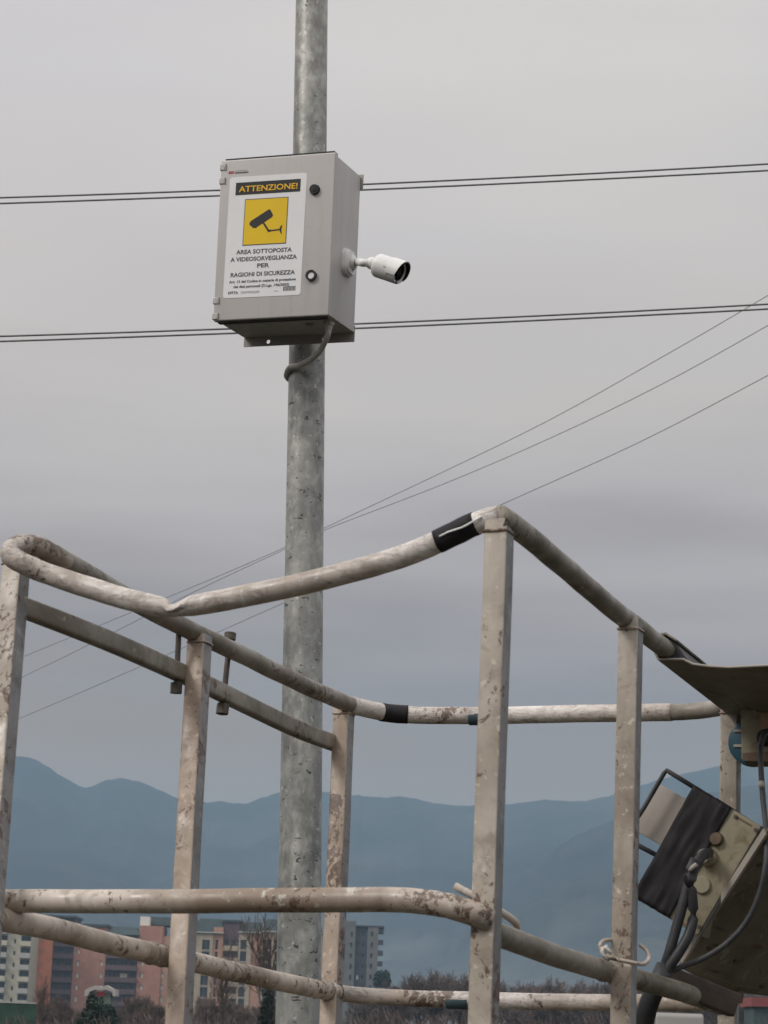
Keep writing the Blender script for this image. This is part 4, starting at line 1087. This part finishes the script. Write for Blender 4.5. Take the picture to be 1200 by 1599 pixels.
for i, y in enumerate(ys4):
    z = PZ(592, y + 6, Y4)
    if z < .5: continue
    bm = B(); x_ = PX(589.2, Y4); box(bm, V((x_, Y4 + .3, z)), (PX(597, Y4) - x_, 0, 0), (0, 6, 0), (0, 0, 1.25)); obj('balcony', bm, MT['b_dgrey'], b4)
roof(b4, PX(553, Y4), PX(597, Y4), PZ(575, 1448, Y4) + .02, Y4, 'b_dgrey', .4, .1, 12)
# low shed, far right
Y5 = 230.0
b5 = thing('low_shed', 'low dark green shed with a red roof band at the right edge', 'shed', (PX(1230, Y5), Y5 + 3, 0))
facade(b5, PX(1178, Y5), PX(1330, Y5), PZ(1200, 1573, Y5), Y5, 'b_roof', [(PX(1200, Y5), PX(1225, Y5), .1, 2.3)], 6)
make_window((PX(1200, Y5), Y5, .1), PX(1225, Y5) - PX(1200, Y5), 2.2, b5)
bm = B(); box(bm, V((PX(1173, Y5), Y5 - .4, PZ(1200, 1573, Y5) + .01)), (PX(1335, Y5) - PX(1173, Y5), 0, 0), (0, 7, 0), (0, 0, PZ(1200, 1559, Y5) - PZ(1200, 1573, Y5))); obj('red_fascia', bm, plain('faded_red_sheet', (.24, .06, .055), .8), b5)
# small white kiosk between the trees
Y6 = 240.0
b6 = thing('kiosk', 'small white kiosk with a scalloped roof in front of the brick block', 'kiosk', (PX(156, Y6), Y6 + 1.5, 0))
P = [(132, 1556), (132, 1547), (137, 1544), (144, 1541), (150, 1539), (155, 1539.5), (158, 1542), (162, 1540.5), (166, 1539), (171, 1542), (176, 1544.5), (181, 1545), (181, 1556), (176, 1556), (175, 1549), (166, 1546), (158, 1547), (148, 1546), (140, 1549), (137, 1556)]
bm = B(); slab(bm, [atY(x, y, Y6) for x, y in P], V((0, 3, 0))); obj('roof', bm, plain('kiosk_roof', (.42, .39, .36), .7), b6)
bm = B(); a_, b_ = PX(139, Y6), PX(174, Y6); box(bm, V((a_, Y6 + .5, 0)), (b_ - a_, 0, 0), (0, 2.2, 0), (0, 0, PZ(156, 1550, Y6))); obj('wall', bm, plain('kiosk_wall', (.16, .2, .16), .8), b6)
bm = B(); a_, b_ = PX(152, Y6), PX(164, Y6); box(bm, V((a_, Y6 + .4, PZ(156, 1556, Y6))), (b_ - a_, 0, 0), (0, .08, 0), (0, 0, PZ(156, 1549, Y6) - PZ(156, 1556, Y6))); obj('sign', bm, MT['red'], b6)
# green netting fence, lower left
Y7 = 150.0
b7 = thing('netting_fence', 'green netting fence with a pale top rail at the lower left', 'fence', (PX(0, Y7), Y7, 0))
a_, b_ = PX(-240, Y7), PX(60, Y7); zt = PZ(20, 1567, Y7)
bm = B(); box(bm, V((a_, Y7, 0)), (b_ - a_, 0, 0), (0, .04, 0), (0, 0, zt)); obj('netting', bm, plain('green_netting', (.03, .065, .045), .85, 0, .4, 1.2), b7)
bm = B(); box(bm, V((a_, Y7 - .05, zt + .01)), (b_ - a_, 0, 0), (0, .1, 0), (0, 0, .07)); obj('top_rail', bm, MT['b_sill'], b7)
for i in range(9):
    x_ = a_ + (b_ - a_) * (i + .5) / 9; bm = B(); box(bm, V((x_, Y7 + .06, 0)), (.07, 0, 0), (0, .07, 0), (0, 0, zt)); obj('fence_post', bm, MT['b_sill'], b7)

# parked van seen between the basket posts
Y8 = 92.0
xa, xb = PX(1027, Y8, 1590), PX(1103, Y8, 1590); zv_ = PZ(1060, 1582, Y8)
van = thing('parked_van', 'pale van parked across the field, its roof seen under the basket rail', 'van', ((xa + xb) / 2, Y8 + 2, 0))
vw = plain('van_paint', (.26, .245, .225), .5, 0, .08, 1)
bm = B(); W_ = xb - xa
prof = [(0, .45), (0, 1.25), (.07, 1.35), (.5, zv_ - .12), (.75, zv_), (4.2, zv_), (4.35, zv_ - .2), (4.4, .45)]
slab(bm, [V((xa, Y8 + y, z)) for y, z in prof], V((W_, 0, 0))); bevel(bm, .09, 3); obj('body', bm, vw, van, True)
bm = B(); slab(bm, [V((xa + .14, Y8 + y, z)) for y, z in ((.09, 1.42), (.36, zv_ - .55), (.35, zv_ - .54), (.08, 1.41))], V((W_ - .28, 0, 0))); obj('windscreen', bm, MT['glass'], van)
for x_ in (xa + .1, xb - .32):
    bm = B(); box(bm, V((x_, Y8 - .02, .8)), (.22, 0, 0), (0, .05, 0), (0, 0, .22)); obj('headlight', bm, MT['plate'], van)
for x_ in (xa - .02, xb - .2):
    for y_ in (.85, 3.5):
        bm = B(); disc(bm, V((x_, Y8 + y_, .33)), V((1, 0, 0)), .33, .22); wh = obj('wheel', bm, MT['black'], van, True)
bm = B(); box(bm, V((xa + .2, Y8 - .06, .45)), (W_ - .4, 0, 0), (0, .08, 0), (0, 0, .2)); obj('bumper', bm, MT['cab_dark'], van)

# ------------------------------------------------------------------ trees
MT['bark'] = plain('bark', (.075, .058, .047), .95, 0, .3, 3)
MT['twig_red'] = plain('reddish_twigs', (.16, .12, .10), .95, 0, .3, 1)
MT['twig_grey'] = plain('grey_brown_twigs', (.14, .11, .095), .95, 0, .3, 1)
MT['twig_dark'] = plain('dark_twigs', (.08, .066, .056), .95, 0, .3, 1)
MT['ivy'] = plain('ivy_leaves', (.018, .026, .016), .8, 0, .5, 3)
MT['evergreen'] = plain('evergreen_leaves', (.020, .034, .019), .8, 0, .5, 2)
MT['pine'] = plain('pine_needles', (.026, .05, .042), .8, 0, .4, 1)
def tree_meshes(seed, H, spread=.42, twig=.02, levels=5, tr=.16, upright=.5, first=.22):
    rnd = random.Random(seed)
    tv, tf, cv, cf = [], [], [], []
    def limb(vs_, fs, p, q, r0, r1, n):
        d = (q - p).normalized(); s_ = d.orthogonal().normalized(); t_ = d.cross(s_); b0 = len(vs_)
        for c_, r in ((p, r0), (q, r1)):
            for i in range(n):
                a = 2 * math.pi * i / n; vs_.append(c_ + (s_ * math.cos(a) + t_ * math.sin(a)) * r)
        for i in range(n): fs.append((b0 + i, b0 + (i + 1) % n, b0 + n + (i + 1) % n, b0 + n + i))
    def grow(p, d, ln, r, lv):
        if lv <= 1: vs_, fs, n = tv, tf, 6
        else: vs_, fs, n = cv, cf, 3
        segs = 3 if lv < 2 else 2
        q = p
        for k in range(segs):
            d2 = (d + V((rnd.uniform(-1, 1), rnd.uniform(-1, 1), rnd.uniform(-.3, .8))) * (.16 if lv < 2 else .3)).normalized()
            e = q + d2 * ln / segs; ra = r * (1 - .3 * k / segs); rb = r * (1 - .3 * (k + 1) / segs)
            limb(vs_, fs, q, e, ra, rb, n); q = e; d = d2
            if lv < levels and (lv > 0 or k > 0):
                for _ in range(1 if lv < 2 else 2):
                    s_ = V((rnd.uniform(-1, 1), rnd.uniform(-1, 1), rnd.uniform(-.15, .5 + upright))).normalized()
                    grow(q, (d * .55 + s_ * .75).normalized(), ln * rnd.uniform(.5, .78), rb * .6 if lv < levels - 1 else twig, lv + 1)
        if lv < levels:
            for _ in range(2): 
                s_ = V((rnd.uniform(-1, 1), rnd.uniform(-1, 1), rnd.uniform(0, .5 + upright))).normalized()
                grow(q, (d * .7 + s_ * spread * 1.4).normalized(), ln * rnd.uniform(.62, .8), rb * .7 if lv < levels - 1 else twig, lv + 1)
    grow(V((0, 0, 0)), V((0, 0, 1)), H * first * 1.25, tr, 0)
    top_ = max(v_.z for v_ in cv); k = H / top_
    return [v_ * k for v_ in tv], tf, [v_ * k for v_ in cv], cf
def mesh_pd(name, vs_, fs, mat):
    me = bpy.data.meshes.new(name); me.from_pydata([tuple(v_) for v_ in vs_], [], fs); me.materials.append(mat); return me
tree_lib = {}
def tree_proto(key, seed, H, mat, **k):
    tv, tf, cv, cf = tree_meshes(seed, H, **k)
    tree_lib[key] = (mesh_pd('trunk', tv, tf, MT['bark']), mesh_pd('crown', cv, cf, mat))
def place_tree(key, loc, s_, rz, label, group=None, name='bare_tree'):
    r = bpy.data.objects.new(name, None); col.objects.link(r); r.location = loc; r.scale = (s_, s_, s_); r.rotation_euler = (0, 0, rz)
    r['label'] = label; r['category'] = 'tree'
    if group: r['group'] = group
    for nm, me in zip(('trunk', 'crown'), tree_lib[key]):
        o = bpy.data.objects.new(nm, me); col.objects.link(o); o.parent = r
    return r
for i in range(4): tree_proto('far%d' % i, 30 + i, 9.0, MT['twig_grey'], twig=.020, levels=5, tr=.17, upright=.5, first=.2)
for i in range(3): tree_proto('red%d' % i, 50 + i, 8.0, MT['twig_red'], twig=.013, levels=5, tr=.12, upright=1.9, first=.2)
tree_proto('slim', 81, 8.2, MT['twig_red'], twig=.012, levels=4, tr=.11, upright=3.2, first=.25, spread=.15)
tree_proto('big', 77, 8.2, MT['twig_grey'], twig=.010, levels=4, tr=.15, upright=2.2, first=.2, spread=.25)
rnd = random.Random(5)
# far tree line behind the field on the right
n = 0
prof_line = [(560, 1548), (600, 1536), (625, 1530), (645, 1516), (665, 1510), (690, 1511), (720, 1515), (760, 1522), (800, 1530), (840, 1527), (860, 1520), (890, 1526), (930, 1530), (1000, 1530), (1060, 1528), (1120, 1532), (1200, 1540), (1290, 1535)]
def line_y(x):
    for (a, ya), (b, yb) in zip(prof_line, prof_line[1:]):
        if a <= x <= b: return ya + (yb - ya) * (x - a) / (b - a)
    return 1535
x = 566.0
while x < 1290:
    Y = rnd.uniform(270, 330)
    ty = line_y(x) + rnd.uniform(-4, 12); H = PZ(x, ty, Y)
    place_tree('far%d' % rnd.randrange(4), (PX(x, Y), Y, 0), H / 9.0, rnd.uniform(0, 6.28), 'leafless grey-brown tree in the misty tree line under the mountains', 'leafless trees in the far tree line')
    x += rnd.uniform(9, 17)
# reddish thicket in front of the houses
x = 66.0
while x < 440:
    Y = rnd.uniform(170, 235)
    ty = (1566 + 8 * math.sin(x * .05)) + rnd.uniform(-12, 12)
    if 125 < x < 190: ty = max(ty, 1572)
    H = PZ(x, ty, Y)
    place_tree('red%d' % rnd.randrange(3), (PX(x, Y), Y, 0), H / 8.0, rnd.uniform(0, 6.28), 'reddish leafless tree in the thicket before the apartment blocks', 'reddish leafless trees before the apartment blocks')
    x += rnd.uniform(9, 15)
for px, ty, Y, key, lab in ((66, 1522, 160, 'slim', 'slender leafless tree in front of the orange end wall'), (412, 1424, 120, 'big', 'tall leafless tree with fanned branches just left of the pole'), (352, 1468, 150, 'slim', 'leafless tree with upright twigs before the beige block, left of the tall fanned one')):
    H = PZ(px, ty, Y); place_tree(key, (PX(px, Y, 1600), Y, 0), H / 8.2, 1.1, lab)
# leafy trees and bushes: clumps of small leaves
def leaf_tree(name, label, loc, lobes, mat, leaf, count, trunk_h, tr, cat='tree', seed=1, flat=1.0):
    rnd2 = random.Random(seed); root = thing(name, label, cat, loc)
    bm = B(); sweep(bm, [V(loc), V(loc) + V((.05, 0, trunk_h * .5)), V(loc) + V((0, 0, trunk_h))], circ(1, 8), scales=[tr, tr * .8, tr * .5], up=V((0, 1, 0))); obj('trunk', bm, MT['bark'], root, True)
    vs_, fs = [], []
    for _ in range(count):
        cx_, cy_, cz_, rx, ry, rz_ = rnd2.choice(lobes)
        d = V((rnd2.gauss(0, 1), rnd2.gauss(0, 1), rnd2.gauss(0, 1))).normalized() * rnd2.uniform(.2, 1) ** .6
        p = V((cx_ + d.x * rx, cy_ + d.y * ry, cz_ + d.z * rz_))
        if noise.noise(p * 1.6) < -.22: continue
        a = V((rnd2.uniform(-1, 1), rnd2.uniform(-1, 1), rnd2.uniform(-1, 1))).normalized(); b = a.orthogonal().normalized(); k = leaf * rnd2.uniform(.6, 1.4); b0 = len(vs_)
        vs_ += [p - a * k, p + b * k * .5, p + a * k, p - b * k * .5]; fs.append((b0, b0 + 1, b0 + 2, b0 + 3))
    o = bpy.data.objects.new('crown', mesh_pd('crown', vs_, fs, MT[mat])); col.objects.link(o); o.parent = root
    return root
Y = 150.0
gp = V((PX(150, Y, 1600), Y, 0)); hh = PZ(150, 1552, Y)
leaf_tree('evergreen_tree', 'dark green evergreen tree below the white kiosk', gp, [(0, 0, hh * .5, 1.3, 1.2, hh * .45), (-.7, 0, hh * .35, 1.1, 1, hh * .34), (.9, .2, hh * .35, 1.0, 1, hh * .34), (-.35, 0, hh * .8, .32, .4, hh * .18), (.7, 0, hh * .62, .5, .5, hh * .2)], 'evergreen', .13, 11000, hh * .6, .12, seed=2)
Y = 480.0
gp = V((PX(597, Y), Y, 0)); hh = PZ(597, 1508, Y)
leaf_tree('umbrella_pine', 'small round-topped pine just right of the dark tower', gp, [(0, 0, hh * .86, 1.7, 1.5, hh * .09), (.7, 0, hh * .80, 1.1, 1, hh * .08), (-.8, 0, hh * .8, 1, 1, hh * .08)], 'pine', .3, 2600, hh * .82, .22, seed=3)
Y = 118.0
gp = V((PX(418, Y, 1600), Y, 0)); hh = PZ(418, 1532, Y)
leaf_tree('ivy_stump', 'ivy-covered dark trunk standing against the pole at the bottom', gp, [(0, 0, hh * .5, .34, .32, hh * .5), (-.15, 0, hh * .4, .38, .3, hh * .4), (.1, 0, hh * .25, .45, .4, hh * .3)], 'ivy', .07, 7000, hh * .9, .14, seed=4)
# brush at the foot of it all, one mass
vs_, fs = [], []
rnd = random.Random(9)
for _ in range(26000):
    px = rnd.uniform(-150, 1400); Y = rnd.uniform(130, 330)
    hmax = PZ(px, 1578 if px < 440 else 1572, Y); g = PX(px, Y)
    z = hmax * rnd.random() ** 1.1 * (.75 + .35 * noise.noise(V((px * .02, Y * .02, 0))))
    p = V((g, Y, max(z, .05))); a = V((rnd.uniform(-.7, .7), rnd.uniform(-.7, .7), 1)).normalized(); b = a.orthogonal().normalized(); k = rnd.uniform(.25, .6); b0 = len(vs_)
    vs_ += [p - a * k, p + b * .035, p + a * k, p - b * .035]; fs.append((b0, b0 + 1, b0 + 2, b0 + 3))
o = bpy.data.objects.new('undergrowth', mesh_pd('undergrowth', vs_, fs, MT['twig_red'])); col.objects.link(o); o['kind'] = 'stuff'; o['label'] = 'tangled leafless brush along the edge of the field'

sc.cycles.use_denoising = True
sc.cycles.max_bounces = 6
